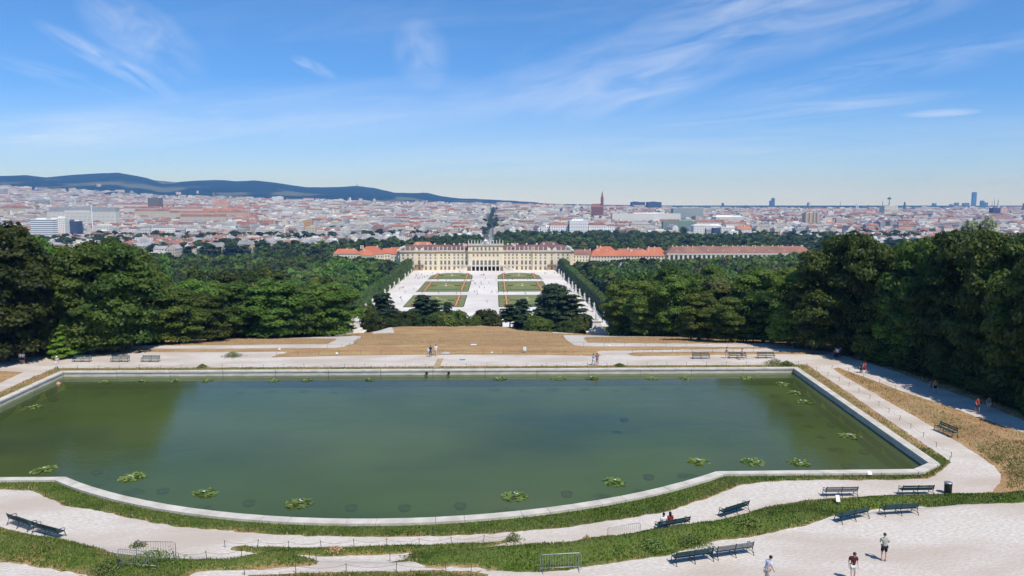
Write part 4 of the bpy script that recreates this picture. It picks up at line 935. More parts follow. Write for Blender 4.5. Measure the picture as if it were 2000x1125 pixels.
# ------------------------------------------------------------------ generic buildings with plaster walls and roofs
WALLS = {}
def wallm(nm, c): 
    if nm not in WALLS: WALLS[nm] = wallmat('wall_' + nm, c)
    return WALLS[nm]
WCOL = [('white', (.74, .71, .63)), ('cream', (.66, .58, .43)), ('grey', (.40, .40, .39)), ('beige', (.56, .48, .38)), ('pink', (.60, .44, .36)), ('bright white', (.84, .81, .74))]
RCOL = [('brick red', (.28, .135, .095)), ('dark brown', (.19, .115, .09)), ('slate grey', (.30, .29, .29)), ('pale grey', (.50, .49, .47)), ('orange', (.42, .18, .10)), ('rusty brown', (.28, .13, .09)), ('white', (.70, .69, .67))]
WM = [wallm(n, c) for n, c in WCOL]; RM = [mat('roof_' + n, c, tuple(q * 1.25 for q in c), .15, .85, c3=tuple(q * .75 for q in c), s3=.03) for n, c in RCOL]
def add_uv(me, uvs):
    l = me.uv_layers.new(name='metres'); l.data.foreach_set('uv', np.array(uvs, np.float32).ravel())
class Arr:                                                    # collects walls and roofs of many houses, with metre UVs
    def __init__(s): s.v = []; s.f = []; s.m = []; s.u = []
    def face(s, pts, m, uv): o = len(s.v); s.v += pts; s.f.append(tuple(range(o, o + len(pts)))); s.m.append(m); s.u += uv
    def mesh(s, name, mats):
        me = bpy.data.meshes.new(name); me.from_pydata(s.v, [], s.f)
        for q in mats: me.materials.append(q)
        me.polygons.foreach_set('material_index', s.m); add_uv(me, s.u); me.update(); return me
def house(wa, ra, x, y, z, L, D, h, rh, ang, roof, wi, ri, hip=0):   # footprint L x D, eaves h, ridge rh above
    c, s = math.cos(ang), math.sin(ang)
    def T(u, v, w): return (x + u * c - v * s, y + u * s + v * c, z + w)
    l, d = L / 2, D / 2; cs = [(-l, -d), (l, -d), (l, d), (-l, d)]; u0 = RNG.uniform(0, 3)
    for i in range(4):
        a, b_ = cs[i], cs[(i + 1) % 4]; w_ = math.hypot(b_[0] - a[0], b_[1] - a[1])
        wa.face([T(*a, -3), T(*b_, -3), T(*b_, h), T(*a, h)], wi, [(u0, -3), (u0 + w_, -3), (u0 + w_, h), (u0, h)])
    if roof == 'flat':
        ra.face([T(-l, -d, h), T(l, -d, h), T(l, d, h), T(-l, d, h)], ri, [(0, 0)] * 4)
        if L > 14: q = l * .35; o_ = RNG.uniform(-.4, .4) * l; hh = h + 2.6
        else: return
        for A_, B_ in (((o_ - q, -d * .5), (o_ + q, -d * .5)), ((o_ + q, -d * .5), (o_ + q, d * .5)), ((o_ + q, d * .5), (o_ - q, d * .5)), ((o_ - q, d * .5), (o_ - q, -d * .5))):
            wa.face([T(*A_, h), T(*B_, h), T(*B_, hh), T(*A_, hh)], wi, [(0, 0), (1, 0), (1, .2), (0, .2)])
        ra.face([T(o_ - q, -d * .5, hh), T(o_ + q, -d * .5, hh), T(o_ + q, d * .5, hh), T(o_ - q, d * .5, hh)], ri, [(0, 0)] * 4)
    else:
        e = .35; l2, d2 = l + (e if hip else 0), d + e; hz = h - .15
        r0, r1 = (-l2 + hip, 0), (l2 - hip, 0)
        ra.face([T(-l2, -d2, hz), T(l2, -d2, hz), T(*r1, h + rh), T(*r0, h + rh)], ri, [(0, 0)] * 4)
        ra.face([T(l2, d2, hz), T(-l2, d2, hz), T(*r0, h + rh), T(*r1, h + rh)], ri, [(0, 0)] * 4)
        tgt, mi = (ra, ri) if hip else (wa, wi)
        tgt.face([T(l2, -d2 if hip else -d, hz), T(l2, d2 if hip else d, hz), T(*r1, h + rh)], mi, [(0, 0)] * 3); tgt.face([T(-l2, d2 if hip else d, hz), T(-l2, -d2 if hip else -d, hz), T(*r0, h + rh)], mi, [(0, 0)] * 3)
        for k in range(int(L / 9)):                           # chimneys and dormers
            u = RNG.uniform(-l * .9, l * .9); v = RNG.uniform(-.2, .2) * d; zt = h + rh + .9; zb = h + rh * .6; q = .6
            for A_, B_ in (((u - q, v - q), (u + q, v - q)), ((u + q, v - q), (u + q, v + q)), ((u - q, v + q), (u - q, v - q))):
                wa.face([T(*A_, zb), T(*B_, zb), T(*B_, zt), T(*A_, zt)], wi, [(0, 0), (.3, 0), (.3, .2), (0, .2)])
            wa.face([T(u - q, v - q, zt), T(u + q, v - q, zt), T(u + q, v + q, zt), T(u - q, v + q, zt)], wi, [(0, 0)] * 4)
def building(name, label, cat, x, y, L, D, h, rh, wc, rc, ang=0, roof='gable', hip=0, z=None, group=None, extra=None):
    z = H(x, y) if z is None else z; t = empty(name, (x, y, z), ang, label, cat, group)
    wa, ra = Arr(), Arr(); house(wa, ra, 0, 0, 0, L, D, h, rh, 0, roof, 0, 0, hip)
    link('wall', wa.mesh('wall', [wc]), t); link('roof', ra.mesh('roof', [rc]), t)
    return t
def bpx(name, label, cat, pl, pr, ytop, Y, D, rh, wc, rc, roof='gable', hip=0, ang=0, z=None, group=None):     # by its column range and roof-top row
    xl, xr = col_at(pl, Y)[0], col_at(pr, Y)[0]; zt = col_at((pl + pr) / 2, Y, ytop)[1]; x = (xl + xr) / 2; zb = H(x, Y) if z is None else z
    return building(name, label, cat, x, Y + D / 2, abs(xr - xl), D, max(3, zt - zb - rh), rh, wc, rc, ang, roof, hip, zb, group)
OW = wallmat('side_wall', (.72, .66, .50)); YW = wallmat('yellow_wall', (.70, .52, .25))
g1 = 'tiled roofs beside the palace'
bpx('side_building', 'big hipped orange roof left of the palace', 'building', 694, 746, 482, 772, 22, 7.5, OW, M['tile'], hip=9, z=GZ, group=g1)
bpx('side_building', 'low orange roofed front wing before the big hipped roof, left of the palace', 'building', 701, 727, 489.5, 754, 12, 5, OW, M['tile'], hip=5, z=GZ, group=g1)
bpx('side_building', 'long low orange roofed wing furthest left of the palace', 'building', 648, 697, 486.5, 768, 13, 5, OW, M['tile'], hip=4, z=GZ, group=g1)
bpx('side_building', 'low orange roofed wing right of the big hipped roof', 'building', 744, 764, 485.5, 778, 13, 5, OW, M['tile'], hip=0, z=GZ, group=g1)
bpx('side_building', 'small orange roof touching the left end of the palace', 'building', 761, 776, 484, 758, 20, 6.5, OW, M['tile'], hip=0, z=GZ, group=g1)
bpx('side_building', 'brown roofed low wing touching the right end of the palace', 'building', 1121, 1158, 488, 762, 14, 5, OW, M['tile_dark'], hip=3, z=GZ, group=g1)
bpx('side_building', 'higher orange hipped roof right of the palace', 'building', 1160, 1208, 482, 790, 16, 6, OW, M['tile'], hip=7, z=GZ, group=g1)
bpx('side_building', 'long orange roofed wing with cream walls right of the palace', 'building', 1155, 1301, 489.5, 756, 13, 5.6, OW, M['tile'], hip=4, z=GZ, group=g1)
bpx('side_building', 'short orange roof between the long wing and the orangery', 'building', 1264, 1300, 483.5, 784, 14, 5, OW, M['tile'], hip=3, z=GZ, group=g1)
bpx('side_building', 'brown roofed wing behind the long orange one', 'building', 1206, 1264, 486, 800, 12, 4.5, OW, M['tile_dark'], hip=3, z=GZ, group=g1)
og = bpx('orangery', 'very long yellow orangery with reddish brown roof and arcade right of the palace', 'building', 1305, 1592, 481.5, 760, 16, 6.5, YW, M['tile_dark'], hip=8, z=GZ)
b = MB(); Lh = (col_at(1592, 760)[0] - col_at(1305, 760)[0]) / 2
for k in range(int(Lh / 2.4)): x = -Lh + 2.4 + k * 4.8; b.box(x - 1.0, x + 1.0, -8.7, -8.0, 0, 14)
b.build('pillars', M['pal_cream'], og)
b = MB()
for k in range(int(Lh / 2.4) - 1): x = -Lh + 4.8 + k * 4.8; b.box(x - 1.3, x + 1.3, -8.1, -8.02, 1, 12.5)
b.build('arcade_windows', M['pane'], og)
b = MB(); b.box(-Lh - .5, Lh + .5, -9.0, -7.9, 14.2, 15.4); b.build('eaves', M['pal_cream'], og)
b = MB()
for k in range(9): x = -Lh * .85 + k * Lh * .21; b.box(x - .8, x + .8, -5.4, -4.0, 17.0, 18.6)
for k in range(14): x = -Lh * .9 + k * Lh * .138; b.box(x - .5, x + .5, -.5, .5, 21, 23.4)
b.build('chimneys', M['pal_cream'], og)
x = col_at(1221, 600)[0]; t = empty('garden_pavilion', (x, 600, GZ), 0, 'small dark arched pavilion before the cream walls right of the palace', 'pavilion')
b = MB()
for sx in (-4, -1.4, 1.4, 4):
    for sy in (-3, 3): b.box(x * 0 + sx - .5, sx + .5, sy - .5, sy + .5, 0, 15)
b.build('pillars', M['copper'], t); b = MB(); b.frustum(-5, 5, -4, 4, 15, 18.5, 2, 2); b.build('roof', M['grey_roof'], t)
# statues on pedestals along the hedges
f = MB(); f.box(-1.0, 1.0, -1.0, 1.0, 0, .5); f.frustum(-.75, .75, -.75, .75, .5, 2.4, .08, .08); f.box(-.9, .9, -.9, .9, 2.4, 2.65)
PED = f.mesh('pedestal', M['statue'])
f = MB(); f.lathe([(.55, 2.65), (.6, 3.0), (.5, 3.6), (.36, 4.2), (.5, 4.8), (.46, 5.1), (.16, 5.3), (.15, 5.4), (.27, 5.55), (.26, 5.8), (.1, 5.98)], 12); f.tube([(.4, 0, 5.0), (.72, .1, 4.5), (.55, .45, 4.3)], [.15, .12, .08], 6); f.tube([(-.4, 0, 5.0), (-.75, .05, 4.6), (-.9, .1, 5.3)], [.15, .12, .08], 6)
STA = f.mesh('figure', M['statue'], True)
sy_ = [697, 672, 648, 606, 577, 553, 527, 498, 473, 449, 408]
for i, yy in enumerate(sy_):
    for s_ in (-1, 1):
        o = empty('garden_statue', (s_ * 69.5, yy, GZ + .12), RNG.uniform(-.5, .5), 'white stone statue on a pedestal by the %s hedge, %s from the palace' % ('left' if s_ < 0 else 'right', ORD[i]), 'statue', 'statues lining the parterre')
        k = 1.0 if yy < 650 else .9; o.scale = (k, k, k); link('pedestal', PED, o); link('figure', STA, o)
# the two tiered stone bases at the lawn crest
for s_, px in ((-1, 687), (1, 1168)):
    x = col_at(px, 222)[0]; zb = col_at(px, 222, 647)[1]; t = empty('fountain_pier', (x, 222, zb), 0, 'white tiered stone pier with sculpture at the %s end of the lawn crest' % ('left' if s_ < 0 else 'right'), 'sculpture base', 'stone piers at the lawn crest')
    b = MB(); b.frustum(-2.4, 2.4, -2, 2, -6, 0, -.8, -.6); b.frustum(-2.3, 2.3, -1.8, 1.8, 0, .9, .3, .3); b.frustum(-1.5, 1.5, -1.2, 1.2, .9, 3.1, .35, .3); b.box(-1.3, 1.3, -1.1, 1.1, 3.1, 3.35); b.build('base', M['statue'], t)
    b = MB(); b.lathe([(.5, 3.35), (.55, 3.9), (.3, 4.5), (.42, 5.1), (.15, 5.35), (.24, 5.6), (.1, 5.9)], 10); b.tube([(.3, 0, 4.9), (.8, 0, 4.5), (1.0, 0, 3.9)], .12, 5); b.build('figure', M['statue'], t, True)

# ------------------------------------------------------------------ city
def visible_from(px): return np.interp(px, [-50, 120, 300, 480, 640, 800, 930, 1000, 1100, 1240, 1400, 1640, 2100], [880, 880, 900, 970, 1110, 1170, 1330, 1470, 1420, 1450, 1330, 1220, 1000])
keep_out = []                                                 # ground kept free for landmarks: (x, y, radius)
HS = []
r_ = 885.0; row = 0
while r_ < 5200:
    stp = 18 + r_ * .0115; row += 1
    a = -.74; 
    while a < .76:
        big = r_ > 1500; L = RNG.uniform(13, 24) if not big else RNG.uniform(20, 52); L *= 1 + max(0, r_ - 2500) / 5000
        x = CAM[0] + a * r_; y = r_ + RNG.uniform(-.3, .3) * stp; a += (L * RNG.uniform(1.0, 1.22)) / r_
        px, _p = pxof(x, y, -40)
        if px < -30 or px > 2030 or y < visible_from(px) or abs(x) < (13 if y < 1500 else 27): continue
        n1 = float(fbm(np.array([x / 230]), np.array([y / 300]), 12, 2)[0]); n2 = float(fbm(np.array([x / 420]), np.array([y / 600]), 15, 2)[0])
        if r_ < 1500 and RNG.rand() < .22: continue
        if RNG.rand() < .05: continue
        zone = math.floor(n2 * 9) * .37; ang = (zone % .5) - .25 + (math.pi / 2 if RNG.rand() < .33 else 0) + RNG.normal() * .03
        h = RNG.uniform(7, 13) if r_ < 1450 else RNG.uniform(12, 20) + (RNG.rand() < .05) * 8; D = RNG.uniform(10, 14)
        redzone = (240 < px < 520 and 1700 < y < 3300)
        q = RNG.rand(); pr = [.13, .14, .28, .27, .025, .07, .085] if not redzone else [.50, .14, .08, .10, .06, .12, 0]
        if n1 > .55 and not redzone: pr = [.05, .10, .33, .36, .01, .03, .12]
        ri = int(np.searchsorted(np.cumsum(pr), q)); ri = min(ri, 6)
        wi = int(RNG.choice(6, p=[.30, .22, .12, .14, .02, .20])); roof = 'flat' if (ri in (3, 6) or RNG.rand() < .14) else 'gable'
        if roof == 'flat' and ri not in (2, 3, 6): ri = 3
        HS.append((wi, ri, x, y, L, D, h, 0 if roof == 'flat' else RNG.uniform(3.2, 5.2), ang, roof, (D / 2 if RNG.rand() < .3 else 0), px))
    r_ += stp
inset = []
# landmarks
def LM(name, label, cat, pl, pr, ytop, Y, D, rh, wc, rc, **k):
    o = bpx(name, label, cat, pl, pr, ytop, Y, D, rh, wc, rc, **k); inset.append((o.location.x, o.location.y, abs(col_at(pr, Y)[0] - col_at(pl, Y)[0]) / 2 + 8, D / 2 + 8)); return o
def wm_(n, c, **k): return wallmat(n, c, **k)
steel = wm_('dark_glass_wall', (.05, .075, .14), pu=6, pv=4, wu=.9, wv=.4, win=(.03, .05, .10)); towerb = wm_('tower_glass', (.06, .10, .20), pu=8, pv=4, wu=.9, wv=.5, win=(.04, .07, .15))
whit = wm_('white_strip_wall', (.80, .80, .78), pu=400, pv=3.6, wu=2, wv=.45, win=(.16, .18, .22)); tanw = wm_('tan_tower_wall', (.60, .47, .33), pu=5, pv=3, wu=.5, wv=.5, win=(.30, .24, .18)); brick = wm_('brick_wall', (.24, .10, .06), pu=7, pv=12, wu=.2, wv=.6)
brownw = wm_('brown_block_wall', (.25, .21, .16), pu=400, pv=3.4, wu=2, wv=.5, win=(.08, .08, .08)); sal = wm_('salmon_wall', (.66, .48, .34)); gre = wm_('green_glass_wall', (.34, .38, .36), pu=5, pv=4, wu=.8, wv=.5, win=(.22, .27, .27)); red = RM[0]; wht = RM[6]; gry = RM[3]; drk = RM[2]; org = RM[4]
for pl, pr, nm in ((1234, 1260, 'left'), (1265, 1292, 'right')):
    t = LM('office_tower', 'dark blue stepped office block on the skyline right of the brick church, %s one' % nm, 'office block', pl, pr, 394.5, 4200, 50, 0, steel, drk, roof='flat', group='twin dark blocks')
    b = MB(); b.box(-17, 17, -20, 20, 0, 9); c = b.build('upper_floor', steel, t); c.location = (0, 0, max(v.co.z for v in t.children[1].data.vertices))
def spire(t, x, y, w, z0, z1, z2, wallm_, roofm, nm='tower'):
    b = MB(); b.box(x - w / 2, x + w / 2, y - w / 2, y + w / 2, 0, z1); b.build(nm, wallm_, t)
    b = MB(); b.lathe([(w * .62, z1), (w * .3, z1 + (z2 - z1) * .45), (.15, z2)], 8, c=(x, y, 0)); b.build('spire', roofm, t)
t = LM('brick_church', 'dark red brick church with one tall pointed spire on the skyline', 'church', 1156, 1178, 398, 2600, 14, 12, brick, mat('church_roof', (.22, .11, .085), (.27, .14, .11), .1, .85))
spire(t, 17, 0, 9, 0, (388 - 0) and (col_at(1177, 2600, 388)[1] - t.location.z), col_at(1177, 2600, 372)[1] - t.location.z, brick, brick)
for dx in (-3.4, 3.4):
    b = MB(); b.lathe([(1.2, 0), (.1, 8)], 6); o = b.build('pinnacle', brick, t); o.location = (17 + dx, -3.4, col_at(1177, 2600, 388)[1] - t.location.z)
t = LM('red_spire_church', 'pale church with slender red spire and orange nave roof before the blue hills', 'church', 419, 447, 392.5, 2900, 16, 8, sal, org)
spire(t, -32, 0, 8, 0, col_at(416, 2900, 385)[1] - t.location.z, col_at(416, 2900, 373)[1] - t.location.z, sal, red)
LM('white_tower_block', 'broad white high block standing alone against the blue hills', 'apartment block', 532, 552, 384, 4400, 25, 0, wm_('white_block_wall', (.78, .78, .76), pu=8, pv=6, wu=.5, wv=.5, win=(.45, .46, .48)), wht, roof='flat')
t = LM('tan_tower_block', 'tan and brown high rise block above the right wood', 'apartment block', 1573, 1602, 416, 1900, 18, 0, tanw, gry, roof='flat')
b = MB(); hh = max(v.co.z for v in t.children[1].data.vertices)
for q in (-19.2, -9, 1.5, 10): b.box(q, q + 2.6, -10, -9.01, 0, hh - 2)
b.build('stair_strip', brownw, t)
LM('brown_office_block', 'brown banded office block rising before the hills at left', 'office block', 289, 311, 386.5, 2600, 30, 0, brownw, drk, roof='flat')
LM('hospital_block', 'white stepped building low on the skyline left of centre', 'building', 611, 628, 392, 3900, 40, 0, whit, wht, roof='flat'); LM('hospital_wing', 'lower white wing right of the stepped white skyline building', 'building', 628.5, 640, 394, 3905, 30, 0, whit, wht, roof='flat')
LM('office_building', 'grey banded office building behind the far left houses', 'office building', 61, 90, 391, 2900, 26, 0, gre, drk, roof='flat'); LM('office_building', 'cream banded office building right of the grey one at far left', 'office building', 80, 102, 387.5, 3050, 22, 0, whit, wht, roof='flat'); LM('office_building', 'white banded office building left of the brown block', 'office building', 130, 149, 386, 3100, 24, 0, whit, wht, roof='flat')
LM('red_roofed_hall', 'wide brick red hipped roof at the far left edge', 'hall', -8, 52, 400.5, 2350, 34, 9, WM[1], RM[0], hip=22)
LM('modern_offices', 'white modern office block with window bands above the far left trees', 'office building', 57, 100, 428.5, 1330, 16, 0, whit, wht, roof='flat'); LM('modern_offices', 'taller white modern office block right of the banded one', 'office building', 98, 124, 425.5, 1345, 16, 0, WM[5], wht, roof='flat'); LM('modern_offices', 'dark glazed end of the white modern offices', 'office building', 122, 148, 432, 1360, 18, 0, steel, gry, roof='flat')
LM('long_terrace', 'long grey and white housing terrace behind the modern offices', 'apartment block', 95, 225, 405, 2150, 22, 0, WM[2], gry, roof='flat'); LM('long_terrace', 'second long white terrace below the first, left of the red roofs', 'apartment block', 90, 226, 411, 1850, 16, 3, WM[0], drk, roof='flat')
LM('salmon_block', 'salmon coloured long apartment block with brown roof', 'apartment block', 415, 485, 411, 2150, 15, 4, sal, red); LM('yellow_house', 'orange yellow square house amid white houses', 'house', 592, 608, 429, 1560, 14, 1, wm_('orange_wall', (.62, .36, .14)), gry, roof='flat')
for i, (pl, pr, yt, Y) in enumerate([(240, 312, 403, 2350), (262, 330, 408, 2150), (315, 395, 404, 2300), (330, 420, 411, 2050), (395, 470, 407, 2200), (350, 440, 418, 1850), (222, 290, 396, 2700)]):
    LM('housing_block', 'long brick red roofed housing block left of centre, %s in its cluster' % ORD[i], 'apartment block', pl, pr, yt, Y, 15, 5.5, WM[i % 2], RM[(0, 5, 0, 0, 4, 5, 0)[i]], group='red roofed housing blocks')
t = empty('radio_mast', (col_at(178, 1500)[0], 1500, H(col_at(178, 1500)[0], 1500)), 0, 'slender white mast rising between the houses at far left', 'mast'); zt = col_at(178, 1500, 399)[1] - t.location.z
b = MB(); b.tube([(0, 0, 0), (0, 0, zt)], [1.3, .7], 8); b.build('pole', M['white'], t)
# museum beyond the park
Ym = 1480; zb = -43.0; t = empty('museum', ((col_at(1056, Ym)[0] + col_at(1200, Ym)[0]) / 2, Ym, zb), 0, 'long white museum with central hall and red roofed wings beyond the park', 'museum')
def xm(p): return col_at(p, Ym)[0] - t.location.x
zt = lambda y_: col_at(1128, Ym, y_)[1] - zb
A_, B_ = Arr(), Arr()
for pl, pr, yt, D, roof, rh, ri in ((1056, 1110, 442, 20, 'flat', 0, 0), (1146, 1200, 442, 20, 'flat', 0, 0), (1073, 1108, 434, 26, 'gable', 5, 1), (1148, 1182, 434, 26, 'gable', 5, 1), (1110, 1146, 431, 34, 'flat', 0, 0), (1114, 1142, 427.5, 26, 'gable', 4, 0)):
    x0, x1 = xm(pl), xm(pr); house(A_, B_, (x0 + x1) / 2, -D / 2 + 8 - RNG.uniform(0, .5), 0, x1 - x0, D, zt(yt) - rh, rh, 0, roof, 0, ri, 6 if roof == 'gable' else 0)
link('wall', A_.mesh('wall', [wm_('museum_wall', (.82, .81, .78), pu=4.5, pv=6, wu=.4, wv=.55, win=(.35, .34, .33))]), t); link('roof', B_.mesh('roof', [wht, RM[0]]), t); inset.append((t.location.x, Ym, 82, 30))
LM('white_offices', 'white office block with dark glazed corner at the right park edge', 'office building', 1425, 1444, 451, 1330, 16, 0, WM[5], wht, roof='flat'); LM('white_offices', 'long white ribbed hall with curved silver roof behind the right park', 'hall', 1356, 1412, 438, 1500, 26, 3, WM[5], wht, roof='gable', hip=6); LM('white_offices', 'blue glazed cube between two white halls behind the right park', 'office building', 1395, 1408, 445, 1440, 14, 0, steel, gry, roof='flat'); LM('white_offices', 'white sheds right of the blue glazed cube', 'hall', 1410, 1452, 442, 1470, 26, 2, WM[5], gry, roof='flat')
LM('red_roofed_block', 'long brick red roof behind the white ribbed hall', 'apartment block', 1361, 1416, 429, 1700, 16, 6, WM[5], RM[0]); LM('red_roofed_block', 'brick red roof with white gables right of the long one', 'apartment block', 1414, 1460, 433.5, 1650, 16, 6, WM[5], RM[0]); LM('red_roofed_block', 'orange roofed house at the right park edge', 'house', 1442, 1470, 441, 1420, 18, 7, WM[5], RM[4])
LM('long_white_hall', 'long white rail building spread right of the church', 'building', 1196, 1330, 417, 2150, 20, 0, WM[5], wht, roof='flat'); LM('station_building', 'grey green glazed long building below the skyline', 'building', 1315, 1374, 407, 2450, 30, 0, gre, gry, roof='flat'); LM('market_hall', 'wide hall with white shallow roof among dark trees', 'hall', 1400, 1455, 420.5, 2050, 50, 5, WM[0], wht, roof='gable', hip=8); LM('green_hall', 'low green walled hall beside the park trees', 'hall', 1296, 1362, 432, 1600, 14, 0, wm_('green_wall', (.22, .32, .24)), gry, roof='flat')
# skyline, far away
for a in [('glass_tower', 'tall slim blue glass tower with rounded top at the right skyline', 1900.2, 1906.6, 375.5, 9600), ('glass_tower', 'blue glass tower right of the tallest one', 1917, 1922.6, 392, 9700), ('glass_tower', 'shorter pale blue glass tower, rightmost of the high rise cluster', 1923.6, 1929.6, 395.5, 9650), ('glass_tower', 'square framed blue tower left of the tallest one', 1866.5, 1873, 396, 9500), ('glass_tower', 'low dark blue glass block left of the tallest tower', 1871, 1879.2, 402, 9400), ('glass_tower', 'wide pale glass slab left of the tallest tower', 1882, 1893.5, 396.5, 9800), ('glass_tower', 'small dark tower leftmost of the high rise cluster', 1845.5, 1851, 402, 9300), ('glass_tower', 'narrow dark tower between two wide ones', 1857.5, 1861.5, 399, 9350), ('glass_tower', 'faint jagged tower left of the high rise cluster', 1823, 1829, 397, 9900),
          ('river_tower', 'pair of joined blue glass towers right of centre, lower part', 1505, 1509, 392, 7800), ('river_tower', 'pair of joined blue glass towers right of centre, taller part', 1508.6, 1513, 387, 7820), ('chimney_tower', 'white slim tower right of the joined glass towers', 1579.5, 1582.5, 395.5, 7000), ('chimney_tower', 'small blue tower between the church and the joined glass towers', 1411.5, 1414, 396.5, 7400)]:
    o = bpx(a[0], a[1], 'tower', a[2], a[3], a[4], a[5], 40, 0, whit if a[0] == 'chimney_tower' and a[2] > 1500 else towerb, drk, roof='flat', z=-43)
LM('dark_tower_block', 'dark violet high block in front of the right skyline', 'office block', 1940.5, 1955, 406.5, 3000, 26, 0, wm_('violet_wall', (.07, .055, .10), pu=4, pv=4, wu=.7, wv=.5, win=(.05, .04, .08)), drk, roof='flat'); LM('pink_tower_block', 'pink and white high block joined to the dark violet one', 'apartment block', 1955.4, 1969, 406.5, 3000, 24, 0, wm_('pink_wall', (.55, .30, .25), pu=6, pv=40, wu=.3, wv=.95, win=(.75, .66, .6)), gry, roof='flat')
LM('concrete_tower', 'bulky pale concrete tower building below the radio tower', 'building', 1728, 1754, 402, 3300, 45, 0, wm_('conc', (.66, .62, .5), pu=14, pv=9, wu=.35, wv=.4, win=(.45, .42, .36)), gry, roof='flat')
def pole(label, px, ytop, Y, w, m, disc=None, cat='tower', name='lattice_tower'):
    x = col_at(px, Y)[0]; z = H(x, Y); zt_ = col_at(px, Y, ytop)[1] - z; t = empty(name, (x, Y, z), 0, label, cat); b = MB(); b.tube([(0, 0, 0), (0, 0, zt_)], [w, w * .35], 8); b.build('mast', m, t)
    if disc: b = MB(); b.lathe([(w * 1.2, zt_ * disc), (w * 3.2, zt_ * disc + 3), (w * 3.2, zt_ * disc + 9), (w * 1.5, zt_ * disc + 13)], 12); b.build('platform', m, t)
    return t
gm = mat('mast_grey', (.10, .11, .14), rough=.7)
pole('radio tower with a round platform on the right skyline', 1736.5, 384, 5000, 4, gm, .80); pole('thin chimney left of the radio tower', 1724, 392, 4800, 3.5, gm, None, 'chimney', 'chimney'); pole('thin lattice mast left of the white twin spires', 1641.5, 391, 6000, 2.4, gm, None, 'mast'); pole('thin mast right of the high rise cluster', 1942, 386, 6500, 2.8, gm, None, 'mast'); pole('leaning thin mast beside the high rise cluster', 1937.5, 393, 6400, 2.2, gm, None, 'mast'); pole('tall thin antenna on the long hill ridge', 698.5, 358.5, 7700, 4.5, gm, None, 'antenna')
pole('dark pointed cathedral spire on the right skyline', 1767, 394.5, 4700, 12, mat('cath', (.10, .10, .12), rough=.8), None, 'spire', 'cathedral_spire'); pole('white pointed church spire left of the chimney', 1672.5, 396, 4200, 6, M['statue'], None, 'spire', 'church_spire'); pole('second white church spire beside the first', 1676, 400, 4200, 6, M['statue'], None, 'spire', 'church_spire'); pole('dark twin church spire on the skyline, left one', 1455, 400, 4800, 5, gm, None, 'spire', 'church_spire'); pole('dark twin church spire on the skyline, right one', 1459, 400, 4800, 5, gm, None, 'spire', 'church_spire'); pole('small brown dome spire between the white spires and chimney', 1696.5, 400, 4400, 6, RM[5], None, 'spire', 'church_spire'); pole('white hall spire at the far right skyline', 1950, 390, 4300, 9, M['statue'], None, 'spire', 'church_spire'); pole('dark pointed spire cut by the right edge', 1999, 397, 4200, 9, gm, None, 'spire', 'church_spire')
t = pole('pale tower crane over the roofs left of the brick church', 1063.5, 386, 2500, 1.1, M['white'], None, 'crane', 'tower_crane'); zc = col_at(1063.5, 2500, 386.8)[1] - t.location.z; b = MB(); b.box(-9, 19, -.8, .8, zc - 1.2, zc); b.build('jib', M['white'], t)
t = pole('pale tower crane at the right over the city', 1788, 0 or 399, 4000, 1.6, M['white'], None, 'crane', 'tower_crane'); zc = col_at(1788, 4000, 399.6)[1] - t.location.z; b = MB(); b.box(-14, 30, -1, 1, zc - 1.6, zc); b.build('jib', M['white'], t)
for i, (px, py, w_, D) in enumerate([(738, 369.5, 9, 7800), (745, 371, 5, 7800), (828, 377.3, 8, 7900), (222, 368.5, 3, 6300), (694, 368, 4, 7300)]):
    x, _z = col_at(px, D); z = col_at(px, D, py + 1.5)[1]; building('hill_house', 'small white building high on the blue hills, %s from the left' % ORD[[1, 2, 3, 0, 4][i] if i != 3 else 0], 'building', x, D, w_ * D / F, 20, 14, 5, WM[5], wht, 0, 'gable', 4, z - 4, 'white buildings on the hills')
# split the houses: the 300 that show largest get their own object with wall and roof
def clear(h):
    for (cx_, cy_, ax_, ay_) in inset:
        if abs(h[2] - cx_) < ax_ + h[4] * .4 and abs(h[3] - cy_) < ay_ + 6: return False
        if abs(h[2] / h[3] - cx_ / cy_) * h[3] < ax_ * .9 and 0 < cy_ - h[3] < 25: return False
    return True
HS = [h for h in HS if clear(h)]
def score(h):
    s_ = h[4] * (h[6] + h[7]) / h[3] ** 2
    px, py = h[11], pxof(h[2], h[3], H(h[2], h[3]) + h[6])[1]
    lim = float(np.interp(px, SIL[0], SIL[1]))
    if (px < 330 or px > 1560) and py > lim: s_ *= .01
    if px < 0 or px > 2000: s_ *= .01
    return s_
HS.sort(key=lambda h: -score(h))
ZN = [(70, 'at the far left edge'), (150, 'above the modern offices'), (230, 'around the white mast'), (320, 'left of the red blocks'), (400, 'below the red blocks'), (490, 'below the red spire church'), (570, 'below the white block'), (650, 'above the left park roofs'), (740, 'left of the palace roofs'), (830, 'above the left wing'), (955, 'left of the avenue'), (1060, 'right of the avenue'), (1200, 'around the museum'), (1330, 'below the dark office blocks'), (1470, 'around the white halls'), (1570, 'left of the tan tower'), (1660, 'around the tan tower'), (1760, 'below the radio tower'), (1860, 'left of the glass towers'), (3000, 'below the glass towers')]
grp_ = {}
for h in HS[:300]:
    zn = [n for q, n in ZN if h[11] < q][0]; dp = 'front row' if h[3] < visible_from(h[11]) + 110 else 'middle rows' if h[3] < 1700 else 'rear rows'
    key = ('long' if h[4] > 30 else 'small' if h[4] < 17 else 'medium', WCOL[h[0]][0], 'flat ' if h[9] == 'flat' else '', RCOL[h[1]][0], zn, dp); grp_.setdefault(key, []).append(h)
